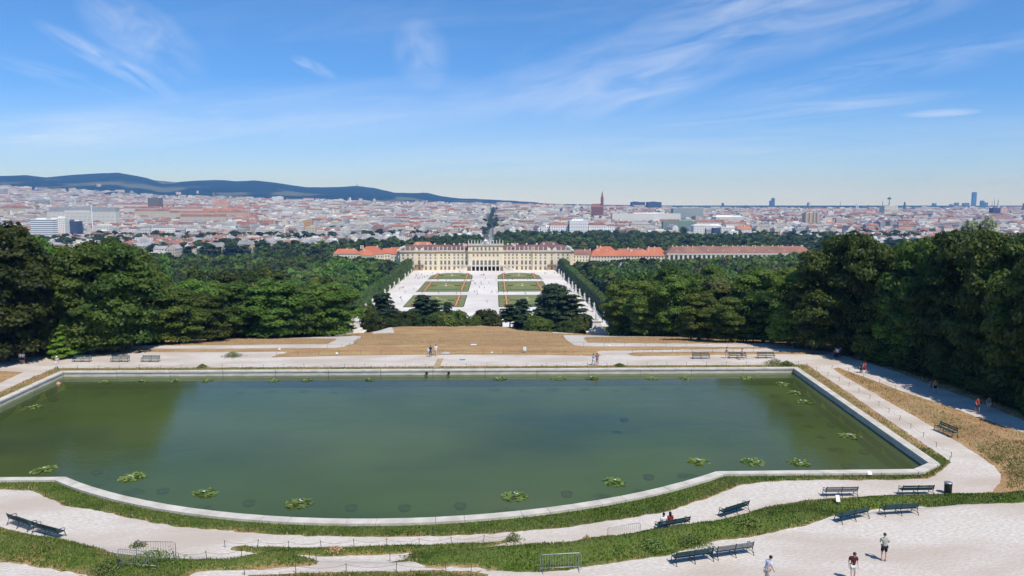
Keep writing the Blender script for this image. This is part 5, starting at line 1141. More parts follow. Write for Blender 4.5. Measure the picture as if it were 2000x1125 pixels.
for key, L_ in grp_.items():
    L_.sort(key=lambda h: h[11])
    for i, h in enumerate(L_):
        lab = (lambda s_: s_ if len(s_.split()) <= 16 else s_.split(' ', 1)[1])('%s %s house, %s%s roof, %s, %s' % (key[:4] + (key[4], key[5].replace(' rows', '').replace(' row', ''))) + ('' if len(L_) == 1 else ', %s from left' % ORD[i]))
        o = building('city_house', lab, 'house', h[2], h[3], h[4], h[5], h[6], h[7], WM[h[0]], RM[h[1]], h[8], h[9], h[10], None, 'city houses ' + key[4])
wa = Arr()
for h in HS[300:]: house(wa, wa, h[2], h[3], H(h[2], h[3]), h[4], h[5], h[6], h[7], h[8], h[9], h[0], 6 + h[1], h[10])
# faint villas on the hill feet
for k in range(170):
    px = RNG.uniform(-20, 900); r0 = RNG.uniform(4750, 5500); x, _z = col_at(px, r0)
    if fbm(np.array([x / 500]), np.array([r0 / 500]), 91, 2)[0] < .5: continue
    wi = int(RNG.choice([0, 5, 1])); house(wa, wa, x, r0, H(x, r0) + 5, RNG.uniform(14, 34), 14, RNG.uniform(8, 15), 3, RNG.uniform(0, 3), 'gable', wi, 6 + int(RNG.choice([0, 1, 3])), 0)
cm = wa.mesh('city_houses', WM + RM); tag(link('city_houses', cm), 'dense mass of white, grey and red roofed city houses reaching to the horizon', 'city', kind='stuff')
print('HOUSES', len(HS))
# avenue beyond the palace
b = MB(); P_ = [(0, 800), (0, 1100), (1.5, 1500), (5, 2100), (10, 3000)]
vs = []
for x, y in P_: 
    for s_ in (-1, 1): vs.append((x + s_ * 6.5, y, H(x, y) + 1.0))
b.add(vs, [(2 * i, 2 * i + 1, 2 * i + 3, 2 * i + 2) for i in range(len(P_) - 1)]); tag(b.build('road', mat('asphalt', (.16, .16, .17), (.22, .22, .22), .1, .9)), kind='structure')
def car_mesh():
    b = MB(); b.frustum(-.9, .9, -2.2, 2.2, .3, .95, .05, .08); b.frustum(-.8, .8, -1.3, 1.5, .95, 1.5, .18, .45); return b.mesh('body', M['white'])
CARB = car_mesh(); wb = MB()
CC = [('white', (.75, .75, .75)), ('silver', (.4, .42, .45)), ('dark', (.04, .045, .05)), ('red', (.4, .04, .03)), ('blue', (.05, .1, .25))]; CBM = []
for n_, c in CC: me = CARB.copy(); me.materials.clear(); me.materials.append(mat('paint_' + n_, c, rough=.3, spec=.5)); CBM.append(me)
wh = MB(); wh.tube([(-.11, 0, 0), (.11, 0, 0)], .33, 10); WH = wh.mesh('wheel', M['dark_plastic'])
cnt_ = {}
for k in range(26):
    y = 960 + k * 24 + RNG.uniform(-5, 5); lane = RNG.choice([-3.6, -1.2, 1.6, 4.2]); ci = int(RNG.choice(5, p=[.4, .25, .2, .08, .07])); cnt_[ci] = cnt_.get(ci, 0) + 1
    o = empty('parked_car', (lane + max(0, (y - 1100) / 400), y, H(lane, y) + 1.0), 0, '%s car on the avenue beyond the palace, %s %s one going away' % (CC[ci][0], ORD[cnt_[ci] - 1], CC[ci][0]), 'car', 'cars on the avenue'); link('body', CBM[ci], o)
    for sx in (-.85, .85):
        for s2 in (-1.4, 1.4): w_ = link('wheel', WH, o); w_.location = (sx, s2, .33)

# ------------------------------------------------------------------ small things around the pond
def gnd(px, py): x, y = at(px, py); return x, y
def gz_at(x, y):                                              # height of the built ground mesh (with its banks)
    i = min(len(xs) - 2, max(0, int(np.searchsorted(xs, x)) - 1)); j = min(len(ys) - 2, max(0, int(np.searchsorted(ys, y)) - 1))
    u = (x - xs[i]) / (xs[i + 1] - xs[i]); v = (y - ys[j]) / (ys[j + 1] - ys[j])
    return float(gz[j, i] * (1 - u) * (1 - v) + gz[j, i + 1] * u * (1 - v) + gz[j + 1, i] * (1 - u) * v + gz[j + 1, i + 1] * u * v)
# benches ----------------------------------------------------------
def bench_parts():
    L = 1.3; s = MB(); bk = MB()
    for k in range(4): s.box(-L, L, -.20 + k * .125, -.095 + k * .125, .43 - k * .0, .465)
    Mb = Matrix.Translation((0, -.24, .46)) @ Matrix.Rotation(R(14), 4, 'X')
    for z in (.12, .30): bk.box(-L, L, -.02, .015, z, z + .13, M=Mb)
    leg = MB()
    leg.tube([(0, -.42, 0), (0, -.36, .12), (0, -.22, .40), (0, -.25, .47), (0, -.38, .93)], .026, 6); leg.tube([(0, .42, 0), (0, .36, .10), (0, .26, .40)], .026, 6)
    leg.tube([(0, -.24, .42), (0, .30, .42)], .024, 6); leg.tube([(0, -.36, .12), (0, -.1, .2), (0, .1, .2), (0, .36, .12)], .018, 5)
    arm = MB(); arm.tube([(0, -.30, .66), (0, -.1, .69), (0, .18, .67), (0, .30, .62), (0, .33, .56), (0, .28, .53), (0, .24, .42)], .024, 6)
    bar = MB(); bar.tube([(-L, 0, .17), (L, 0, .17)], .014, 5)
    return [('seat', s.mesh('seat', M['bench_green']), None), ('backrest', bk.mesh('backrest', M['bench_green']), None)] + [('leg_frame', leg.mesh('leg_frame', M['iron'], True), (-1.26, 0, 1.26)), ('armrest', arm.mesh('armrest', M['iron'], True), (-1.26, 1.26)), ('stretcher', bar.mesh('stretcher', M['iron']), None)]
BP = bench_parts(); WORN = {}
def bench(p0, p1, label, worn=False, face='away'):
    a, b_ = gnd(*p0), gnd(*p1); x, y = (a[0] + b_[0]) / 2, (a[1] + b_[1]) / 2; ang = math.atan2(b_[1] - a[1], b_[0] - a[0])
    if face == 'camera': ang += math.pi; off = .30
    else: off = .25
    x -= math.sin(ang) * off; y += math.cos(ang) * off
    t = empty('park_bench', (x, y, H(x, y) + .02), ang, label, 'bench', 'green park benches around the pond')
    for nm, me, xo in BP:
        if nm in ('seat', 'backrest') and worn:
            if nm not in WORN: c = me.copy(); c.materials.clear(); c.materials.append(M['bench_worn']); WORN[nm] = c
            me = WORN[nm]
        for q in (xo or (0,)): link(nm, me, t, location=(q, 0, 0))
    return t
B_ = [((1317, 1106), (1394, 1095), 'left bench of the joined dark green pair before the walking men', 0, 'away'), ((1397, 1094), (1473, 1083), 'greyish worn right bench of the joined pair before the walking men', 1, 'away'), ((1286, 1042), (1347, 1031), 'dark green bench with the couple seated on it', 0, 'away'),
      ((1412, 1014), (1464, 998), 'empty bench at the path edge right of the couple, turned to the pond', 0, 'away'), ((1637, 1025), (1700, 1011), 'left one of two separate benches along the upper gravel plaza', 0, 'away'), ((1722, 1009), (1796, 1005), 'right one of two separate benches along the upper gravel plaza', 0, 'away'),
      ((1610, 972), (1677, 971), 'bench half hidden behind the grass bank, left one', 1, 'away'), ((1760, 969), (1824, 968), 'bench mostly hidden behind the grass bank, beside the litter bin', 0, 'away'), ((12, 1023), (63, 1041), 'left bench of the joined pair at the lower left', 0, 'away'), ((64, 1041), (115, 1055), 'right bench of the joined pair at the lower left', 0, 'away'),
      ((144, 706), (181, 706), 'leftmost of the three benches beyond the far left pond corner', 0, 'camera'), ((219, 706), (255, 706), 'middle one of the three benches beyond the far left pond corner', 0, 'camera'), ((278, 706), (314, 706), 'rightmost of the three benches beyond the far left pond corner', 0, 'camera'),
      ((1351, 700), (1385, 700), 'leftmost of the three benches on the far right path', 0, 'camera'), ((1421, 699), (1457, 699), 'middle one of the three benches on the far right path, between two walkers', 0, 'camera'), ((1477, 699), (1512, 699), 'rightmost of the three benches on the far right path', 0, 'camera')]
for p0, p1, lab, wn_, fc in B_: bench(p0, p1, lab, wn_, fc)
x, y = gnd(1847, 848); t = bench((1800, 848), (1890, 848), 'lone green bench at the foot of the dry slope right of the pond'); t.location = (x, y, H(x, y) + .1); t.rotation_euler = (0, 0, R(96))
# crowd barriers ---------------------------------------------------
def barrier_parts(n=15, L=1.25, h=1.08):
    fr = MB(); r = .13; P = [(-L, 0, .06), (-L, 0, h - r), (-L + r * .3, 0, h - r * .3), (-L + r, 0, h), (L - r, 0, h), (L - r * .3, 0, h - r * .3), (L, 0, h - r), (L, 0, .06)]
    fr.tube(P, .022, 8); fr.tube([(-L, 0, .22), (L, 0, .22)], .02, 6)
    bars = []
    for k in range(n): q = MB(); x = -L + (k + 1) * 2 * L / (n + 1); q.tube([(x, 0, .22), (x, 0, h)], .010, 5); bars.append(q.mesh('bar', M['galv']))
    ft = MB(); ft.tube([(0, -.32, .0), (0, -.24, .06), (0, .24, .06), (0, .32, .0)], .02, 6)
    return fr.mesh('frame', M['galv'], True), bars, ft.mesh('foot', M['galv'])
BFR, BBAR, BFT = barrier_parts()
def barrier(p0, p1, label):
    a, b_ = gnd(*p0), gnd(*p1); x, y = (a[0] + b_[0]) / 2, (a[1] + b_[1]) / 2; ang = math.atan2(b_[1] - a[1], b_[0] - a[0])
    t = empty('crowd_barrier', (x, y, gz_at(x, y) + .03), ang, label, 'barrier', 'steel crowd barriers'); link('frame', BFR, t)
    for q in BBAR: link('bar', q, t)
    for q in (-1.1, 1.1): link('foot', BFT, t, location=(q, 0, 0))
barrier((273, 1091), (338, 1092), 'upright steel barrier against the gravel at the lower left'); barrier((233, 1119), (306, 1126), 'steel barrier sunk in the grass at the bottom left'); barrier((1191, 1060), (1246, 1051), 'steel barrier standing alone on the gravel left of the couple'); barrier((1057, 1118), (1133, 1114), 'steel barrier before the grass bank at the bottom centre')
# rope fences ------------------------------------------------------
PST = MB(); PST.tube([(0, 0, -.15), (0, 0, .52)], [.022, .02], 6); PST.tube([(0, 0, .50), (0, 0, .54)], .03, 6); PST = PST.mesh('post', M['post'])
def fence(pts, label, step=3.4):
    P = [Vector((*p, 0)) for p in pts]; out = [P[0]]; acc = 0
    for a, b_ in zip(P[:-1], P[1:]):
        L = (b_ - a).length; d = step - acc
        while d <= L: out.append(a + (b_ - a) * (d / L)); d += step
        acc = L - (d - step)
    if (out[-1] - P[-1]).length > .8: out.append(P[-1])
    o3 = [Vector((p.x, p.y, gz_at(p.x, p.y) + .02)) for p in out]; z0 = o3[0]
    t = empty('rope_fence', tuple(z0), 0, label, 'fence', 'low rope fences along the paths')
    for p in o3: o = link('post', PST, t, location=tuple(p - z0)); o.rotation_euler = (RNG.normal() * .07, RNG.normal() * .07, 0)
    b = MB(); pts_ = []
    for a, b2 in zip(o3[:-1], o3[1:]):
        for k in range(5): u = k / 5; pts_.append(a.lerp(b2, u) + Vector((0, 0, .47 - .20 * 4 * u * (1 - u))) - z0)
    pts_.append(o3[-1] + Vector((0, 0, .47)) - z0); b.tube(pts_, .008, 4); b.build('rope', M['rope'], t)
fence(W([(112, 721), (300, 720), (500, 719), (800, 718), (1100, 716), (1400, 714), (1560, 713)]), 'long low rope fence between the far path and the far pond edge', 2.9)
fence(W([(1575, 716), (1640, 745), (1700, 780), (1780, 838), (1862, 897)]), 'low rope fence along the path right of the pond', 3.0); fence(W([(112, 722), (70, 740), (20, 764), (-30, 788)]), 'low rope fence along the left side of the pond', 3.0)
fence(W([(1625, 720), (1640, 719), (1700, 741), (1760, 764), (1850, 793), (1900, 812), (2000, 846)]), 'rope fence on the crest of the dry slope beside the shaded path', 3.4); fence(W([(540, 694.5), (700, 691), (850, 690.5), (1000, 690.5), (1120, 692)]), 'rope fence at the foot of the brown lawn beyond the pond', 3.2)
fence(W([(440, 1070), (470, 1068), (540, 1071), (600, 1073), (700, 1069), (800, 1066), (900, 1063), (1000, 1056)]), 'rope fence around the thin grass island at the bottom centre', 2.2); fence(W([(340, 1092), (400, 1094), (480, 1093), (560, 1092), (618, 1101)]), 'rope fence on the lower left grass strip', 2.1)
fence(W([(762, 1098), (850, 1084), (925, 1080), (1000, 1076), (1100, 1070)]), 'rope fence at the left tip of the long grass bank', 2.6); fence(W([(478, 1124), (618, 1119), (745, 1118), (840, 1117), (920, 1119)]), 'rope fence along the bottom edge of the picture', 3.0)
fence(W([(1855, 903), (1815, 934), (1700, 937), (1560, 938), (1500, 939), (1440, 947), (1380, 974), (1300, 1000), (1200, 1016), (1100, 1030), (1000, 1040), (900, 1045), (800, 1047), (700, 1047), (600, 1046), (500, 1040), (400, 1033), (300, 1022), (200, 1000), (120, 985), (85, 968)]), 'low rope fence along the grass ring at the near pond edge', 3.3)
fence(W([(1140, 676), (1300, 676), (1420, 676), (1550, 678)]), 'rope fence below the right zigzag path', 3.4); fence(W([(1235, 690), (1330, 689), (1400, 688.5), (1500, 688.5), (1590, 689)]), 'rope fence behind the far right benches', 3.2); fence(W([(640, 681), (672, 679), (690, 674), (702, 664)]), 'rope fence at the bend of the left zigzag path', 2.2)
# water lilies and sunken planting tubs ---------------------------
def lily_mesh(seed):
    r = np.random.RandomState(seed); lf = MB(); k = 0
    for q in range(70):
        a = r.rand() * 6.28; d = r.rand() ** .6; x, y = d * math.cos(a) * 1.0, d * math.sin(a) * .9; z = .02 + (1 - d) * .16 * r.rand() + r.rand() * .03; rr_ = .11 + .08 * r.rand(); tx, ty = r.normal(size=2) * .22
        v = [(x, y, z)]; n = 8; a0 = r.rand() * 6.28
        for i in range(n): t_ = a0 + (i + .4) / n * 5.9; dx, dy = rr_ * math.cos(t_), rr_ * math.sin(t_); v.append((x + dx, y + dy, z + .02 + dx * tx + dy * ty))
        lf.add(v, [(0, i, i + 1) for i in range(1, n)])
    fl = MB()
    for q in range(3):
        a = r.rand() * 6.28; d = .6 * r.rand(); x, y = d * math.cos(a), d * math.sin(a)
        for i in range(8): t_ = i / 8 * 6.28; fl.add([(x, y, .16), (x + .05 * math.cos(t_ - .3), y + .05 * math.sin(t_ - .3), .21), (x + .10 * math.cos(t_), y + .10 * math.sin(t_), .25), (x + .05 * math.cos(t_ + .3), y + .05 * math.sin(t_ + .3), .21)], [(0, 1, 2, 3)])
    return lf, fl
LILY = []
for k in range(5): lf, fl = lily_mesh(200 + k); LILY.append((lf.mesh('leaves', M['lily']), fl.mesh('flowers', M['white'])))
far_l = [(209, 747), (277, 745.5), (340, 745), (405, 744), (535, 743.5), (599, 743), (721, 742.5), (976, 740), (1091, 739.5), (1155, 739), (1274, 739.5), (1339, 739.5), (1461, 739.5)]
side = [((1527, 751), 'lily clump nearest to the far right pond corner'), ((1553, 768), 'small lily clump below the one at the far right corner'), ((1574, 786), 'lily clump in the green reflection right of the pond middle'), ((1660, 853), 'lily clump halfway along the right pond wall'), ((1560, 904), 'lily clump nearest to the right end of the near wall'), ((1469, 903), 'middle lily clump above the right part of the near wall'), ((1365, 903), 'lily clump beside the start of the curved wall at right'),
        ((1201, 942), 'lily clump with white flowers over a dark tub, right of centre'), ((1005, 970), 'lily clump near the curved wall at centre right'), ((584, 984), 'large lily clump with flowers near the curved wall at centre left'), ((399, 965), 'lily clump left of the large one near the curved wall'), ((258, 933), 'lily clump by the left end of the curved wall'), ((86, 918), 'lily clump in the dark reflection at lower left'), ((66, 796), 'lily clump in the dark reflection by the left wall')]
def lily(px, py, lab, k=None):
    x, y = G(px, py, WATER_Z); t = empty('water_lily', (x, y, WATER_Z + .005), RNG.uniform(0, 6.28), lab, 'water lily', 'water lily clumps in the pond'); s_ = k or RNG.uniform(.85, 1.1); t.scale = (s_, s_, s_)
    a, b_ = LILY[int(RNG.randint(5))]; link('leaves', a, t); link('flowers', b_, t)
for i, (px, py) in enumerate(far_l): lily(px, py, 'lily clump along the far pond wall, %s from the left' % ORD[i], RNG.uniform(.8, 1.05))
for (px, py), lab in side: lily(px, py, lab, 1.08)
b = MB(); n = 20; prof = [(.55, -.5), (.66, 0), (.58, .0), (.50, -.34), (.05, -.34)]
b.lathe(prof, n); TUB = b.mesh('rim', M['pot'], True); b = MB(); b.lathe([(.5, -.36), (.5, -.3), (.1, -.28)], 14); TSO = b.mesh('earth', M['soil'])
tubs = [(472, 746), (659, 744.5), (1030, 741.5), (1216, 741.5), (1397, 741.5), (190, 919), (318, 956), (486, 980), (686, 989), (790, 989), (899, 985), (1107, 962), (1267, 929), (1219, 818), (1598, 808), (1624, 828), (1688, 880), (1654, 907), (104, 779)]
for i, (px, py) in enumerate(tubs):
    x, y = G(px, py, WATER_Z); t = empty('sunken_tub', (x, y, WATER_Z - .03), RNG.uniform(0, 6), ('dark sunken planting tub near the far wall, %s from the left' % ORD[i]) if i < 5 else ('dark sunken planting tub along the curved near wall, %s from the left' % ORD[i - 5]) if i < 13 else ['dark sunken tub alone in the right middle of the pond', 'dark sunken tub under the tree reflection, upper right', 'second dark tub under the tree reflection, right', 'dark sunken tub below the last lily by the right wall', 'faint dark tub near the lower right pond corner', 'dark sunken tub by the left pond wall'][i - 13], 'planting tub', 'sunken planting tubs in the pond')
    t.scale = (.80, .80, .55); link('rim', TUB, t); link('earth', TSO, t)
x, y = G(114, 750, WATER_Z); b = MB(); b.lathe([(.05, -.25), (.28, -.12), (.32, .05), (.2, .22), (.05, .28)], 14); b.tube([(0, 0, .27), (0, 0, .38)], .05, 6); tag(b.build('buoy', mat('buoy', (.55, .25, .18), rough=.5), smooth=True, location=(x, y, WATER_Z)), 'small reddish float in the far left pond corner', 'buoy')
# litter bin, spotlights, signs, covers ---------------------------
x, y = gnd(1851, 964); t = empty('litter_bin', (x, y, H(x, y) + .02), .1, 'dark litter bin with grey rim beside the hidden bench', 'bin'); b = MB(); b.lathe([(.24, 0), (.28, .1), (.29, .8), (.27, .82)], 16); b.build('body', M['dark_plastic'], t, True); b = MB(); b.lathe([(.31, .82), (.32, .9), (.27, .95), (.1, .97)], 16); b.build('lid', M['galv'], t, True)
def panel(px, py, w, h, tilt, label, name='sign_panel', cat='sign', hpost=.5, m='white', grp=None):
    x, y = gnd(px, py); t = empty(name, (x, y, gz_at(x, y)), 0, label, cat, grp); b = MB(); b.box(-w / 2, w / 2, -.03, .03, -h / 2, h / 2, M=Matrix.Translation((0, 0, hpost + h * .5)) @ Matrix.Rotation(tilt, 4, 'X')); b.build('panel', M[m], t); b = MB(); b.tube([(0, .06, -.1), (0, .06, hpost + h * .3)], .025, 6); b.build('post', M['post'], t)
panel(1698, 931, .34, .34, -.9, 'small white tilted plate in the grass by the right near pond corner', hpost=.15); panel(1635, 997, .3, .5, -.5, 'small white tilted plate on the grass bank above the benches', hpost=.15)
panel(1025, 690, .5, .62, 0, 'white square notice board on the foot of the brown lawn', hpost=.35); panel(838, 691, .42, .5, 0, 'white notice board behind the two walkers in front of the lawn', hpost=.4)
panel(658, 693, .3, .3, -.3, 'small white plate at the left foot of the brown lawn', hpost=.1); panel(546, 685, .3, .3, -.3, 'small white plate left of the brown lawn tip', hpost=.1); panel(961, 690, .3, .2, -.3, 'small white plate between the notice boards', hpost=.05); panel(1190, 677, .35, .25, -.3, 'small white plate by the right zigzag path', hpost=.05)
def cover(p, w, d, label, m='slab', ang=0, name='inspection_cover', h=.06, cat='cover'):
    x, y = gnd(*p); b = MB(); b.frustum(-w / 2, w / 2, -d / 2, d / 2, 0, h, .02, .02); b.box(-w / 2 + .12, w / 2 - .12, -d / 2 + .12, d / 2 - .12, h + .002, h + .02); o = b.build(name, M[m]); o.location = (x, y, gz_at(x, y) + .015); o.rotation_euler = (math.atan2(H(x, y + 1) - H(x, y - 1), 2), 0, ang); tag(o, label, cat)
cover((870, 690), 1.3, 1.4, 'grey stone slab at the foot of the brown lawn'); cover((925, 673.5), 1.0, 1.0, 'pale slab lying in the middle of the brown lawn', 'white'); cover((903, 703), .9, .7, 'dark grey cover in the far gravel path', 'galv'); cover((856, 709.5), .9, 6.2, 'narrow tan wooden plank ramp across the far path', 'wood', -.03, 'plank_ramp', cat='plank')
# grass tufts, weeds ------------------------------------------------
def tufts(n, test, hmin, hmax, m, name, label, seed, box):
    r = np.random.RandomState(seed); x = r.uniform(box[0], box[1], n); y = r.uniform(box[2], box[3], n)
    fx = np.interp(x, xs, np.arange(len(xs))); fy = np.interp(y, ys, np.arange(len(ys))); i = fx.astype(int); j = fy.astype(int); u, v = fx - i, fy - j
    def bil(A): return A[j, i] * (1 - u) * (1 - v) + A[j, i + 1] * u * (1 - v) + A[j + 1, i] * (1 - u) * v + A[j + 1, i + 1] * u * v
    z = bil(gz); s_ = bil(sg); p = bil(sp_); d = bil(dry); k = test(s_, p, d, r.rand(n), x, y); x, y, z, d = x[k], y[k], z[k], d[k]; n = len(x)
    cl = .45 + 1.1 * fbm(x * .5, y * .5, seed, 3); h = r.uniform(hmin, hmax, n) * cl; a = r.rand(n) * 6.28; w_ = .03 + .05 * r.rand(n); lx, ly = r.normal(size=n) * h * .35, r.normal(size=n) * h * .35
    V = np.stack([np.stack([x - np.cos(a) * w_, y - np.sin(a) * w_, z - .03], 1), np.stack([x + np.cos(a) * w_, y + np.sin(a) * w_, z - .03], 1), np.stack([x + lx, y + ly, z + h], 1)], 1).reshape(-1, 3)
    tag(link(name, npmesh(name, V, np.arange(len(V)).reshape(-1, 3), M[m])), label, name.replace('_', ' '), kind='stuff')
tufts(520000, lambda s, p, d, q, x, y: (s < -.12) & (p < -.12) & (d < .75) & (q < 1.35 - d * 1.3), .05, .19, 'blade', 'grass', 'green grass on the banks round the near pond edge', 5, (-60, 74, 38, 68))
tufts(110000, lambda s, p, d, q, x, y: (s < -.06) & (p < -.12) & (d > .3), .06, .20, 'blade_dry', 'dry_grass', 'dry straw grass on the slope and path edges', 6, (-60, 78, 40, 106))
tufts(90000, lambda s, p, d, q, x, y: (s < -.06) & (p < -.12) & (d > .3) & (d < .75), .06, .20, 'blade', 'green_tufts', 'green tufts along the far and side pond edges', 7, (-58, 58, 60, 107))
tufts(50000, lambda s, p, d, q, x, y: (s < -.05) & (d > .3) & (q < .8), .05, .2, 'blade_dry', 'lawn_straw', 'dry brown lawn stalks beyond the far path', 8, (-66, 66, 106, 200))
def weed(px, py, w, h, label, m='blade', n=500, seed=1, cat='plant', name='weed_clump'):
    x0, y0 = gnd(px, py); r = np.random.RandomState(seed + int(px)); P = r.normal(size=(n, 3)) * np.array([w * .33, w * .25, 0]); hh = h * (1 - np.clip(np.hypot(P[:, 0], P[:, 1]) / w, 0, .9)) * r.rand(n); P[:, 2] = hh
    Nn = r.normal(size=(n, 3)); Nn /= np.linalg.norm(Nn, axis=1)[:, None]; a = np.cross(Nn, r.normal(size=(n, 3))); a /= np.linalg.norm(a, axis=1)[:, None]; b_ = np.cross(Nn, a); s_ = .07
    V = np.stack([P - a * s_, P - b_ * s_ * .5, P + a * s_ * 1.4, P + b_ * s_ * .5], 1).reshape(-1, 3); o = link(name, npmesh(name, V, np.arange(len(V)).reshape(-1, 4), M[m])); o.location = (x0, y0, gz_at(x0, y0)); tag(o, label, cat)
for a in [(395, 718, 1.0, .6, 'low green bush on the far pond edge at left'), (1513, 712, 2.2, 1.0, 'bushy weeds at the far right pond corner'), (1537, 714, 1.6, .8, 'smaller weeds right of the bushy ones at the pond corner'), (1210, 715, 1.2, .5, 'low weeds on the far pond edge right of centre'), (455, 697, 2.2, .9, 'green tuft at the tip of the far left grass strip'), (1003, 1057, .9, .7, 'weeds at the right tip of the thin grass island'), (270, 1068, .8, .5, 'weeds at the left tip of the thin grass island'), (300, 1110, 2.2, .7, 'leafy weeds around the sunken barrier'), (215, 1120, 1.8, .7, 'leafy weeds at the bottom left corner of the bank'), (1350, 1064, 1.6, .4, 'leafy weeds on the bank above the joined benches'), (1275, 1074, 1.3, .4, 'broad leaved weeds at the left part of the long bank'), (1460, 1032, 1.5, .4, 'broad leaved weeds on the bank right of the couple'), (820, 1092, 1.4, .6, 'pale weeds at the left tip of the long bank'), (655, 1078, .8, .22, 'yellow flowering weeds on the thin grass island'), (1146, 1057, .5, .5, 'single dry weed on the gravel left of the upright barrier')]:
    weed(*a, m='lily' if 'leaf' in a[4] or 'leav' in a[4] else 'blade_dry' if 'dry' in a[4] or 'yellow' in a[4] else 'blade', n=260 if a[2] < 1 else 900)
# lime-stone chips on the gravel

# ------------------------------------------------------------------ people
def skin_mesh(name, nodes, edges, m, sub=1, root=0):
    me = bpy.data.meshes.new(name); me.from_pydata([n[:3] for n in nodes], edges, []); o = bpy.data.objects.new(name, me); COL.objects.link(o)
    o.modifiers.new('skin', 'SKIN'); 
    for i, n in enumerate(nodes):
        v = me.skin_vertices[0].data[i]; v.radius = (n[3], n[4] if len(n) > 4 else n[3]); v.use_root = (i == root)
    s_ = o.modifiers.new('sub', 'SUBSURF'); s_.levels = sub; s_.render_levels = sub
    dg = bpy.context.evaluated_depsgraph_get(); dg.update(); r = bpy.data.meshes.new_from_object(o.evaluated_get(dg)); bpy.data.objects.remove(o)
    r.name = name; r.materials.clear(); r.materials.append(m); r.polygons.foreach_set('use_smooth', [True] * len(r.polygons)); return r
def pose(kind):
    J = dict(pel=(0, 0, .95), wai=(0, .01, 1.10), che=(0, .0, 1.30), nek=(0, -.01, 1.46), hd0=(0, .01, 1.56), hd1=(0, .02, 1.68))
    for s, q in (('l', -1), ('r', 1)):
        J['sh' + s] = (q * .19, -.01, 1.41); J['el' + s] = (q * .25, -.03, 1.13); J['wr' + s] = (q * .26, .06, .90); J['ha' + s] = (q * .26, .09, .82)
        J['hi' + s] = (q * .095, 0, .90); J['kn' + s] = (q * .10, .02, .50); J['an' + s] = (q * .10, -.02, .09); J['to' + s] = (q * .11, .13, .04)
    def st(**k): J.update(k)
    if kind == 'walk':
        st(knl=(-.10, .20, .53), anl=(-.10, .24, .12), tol=(-.10, .39, .08), knr=(.10, -.10, .50), anr=(.10, -.34, .17), tor=(.10, -.24, .05), ell=(-.24, -.14, 1.15), wrl=(-.24, -.10, .92), hal=(-.24, -.07, .84), elr=(.24, .06, 1.14), wrr=(.24, .22, .96), har=(.24, .27, .89))
    elif kind == 'phone':
        st(elr=(.25, .06, 1.16), wrr=(.13, .28, 1.20), har=(.07, .33, 1.24), ell=(-.25, .04, 1.15), wrl=(-.16, .26, 1.16), hal=(-.08, .32, 1.20), hd0=(0, .03, 1.55), hd1=(0, .08, 1.66), knl=(-.11, .06, .50), tol=(-.14, .13, .04))
    elif kind == 'look':
        st(hd0=(-.02, .03, 1.55), hd1=(-.04, .08, 1.66), knr=(.11, .10, .51), anr=(.12, .12, .09), tor=(.13, .26, .04), anl=(-.11, -.10, .09), tol=(-.13, .04, .04))
    elif kind == 'sit':
        for s, q in (('l', -1), ('r', 1)): st(**{'hi' + s: (q * .095, .05, .50), 'kn' + s: (q * .13, .46, .50), 'an' + s: (q * .13, .48, .09), 'to' + s: (q * .13, .62, .04)})
        dz = -.42
        for k in ('pel', 'wai', 'che', 'nek', 'hd0', 'hd1', 'shl', 'shr', 'ell', 'elr', 'wrl', 'wrr', 'hal', 'har'): a = J[k]; J[k] = (a[0], a[1], a[2] + dz)
        st(wrl=(-.18, .24, .62), wrr=(.18, .24, .62), hal=(-.14, .32, .58), har=(.14, .32, .58), ell=(-.25, .0, .72), elr=(.25, .0, .72))
    elif kind == 'lean': st(che=(0, .08, 1.28), nek=(0, .14, 1.43), hd0=(0, .19, 1.52), hd1=(0, .26, 1.62), shl=(-.18, .12, 1.38), shr=(.18, .12, 1.38), elr=(.22, .16, 1.10), wrr=(.2, .3, .92), har=(.2, .34, .84), ell=(-.22, .12, 1.1), wrl=(-.2, .24, .9), hal=(-.2, .28, .82))
    return J
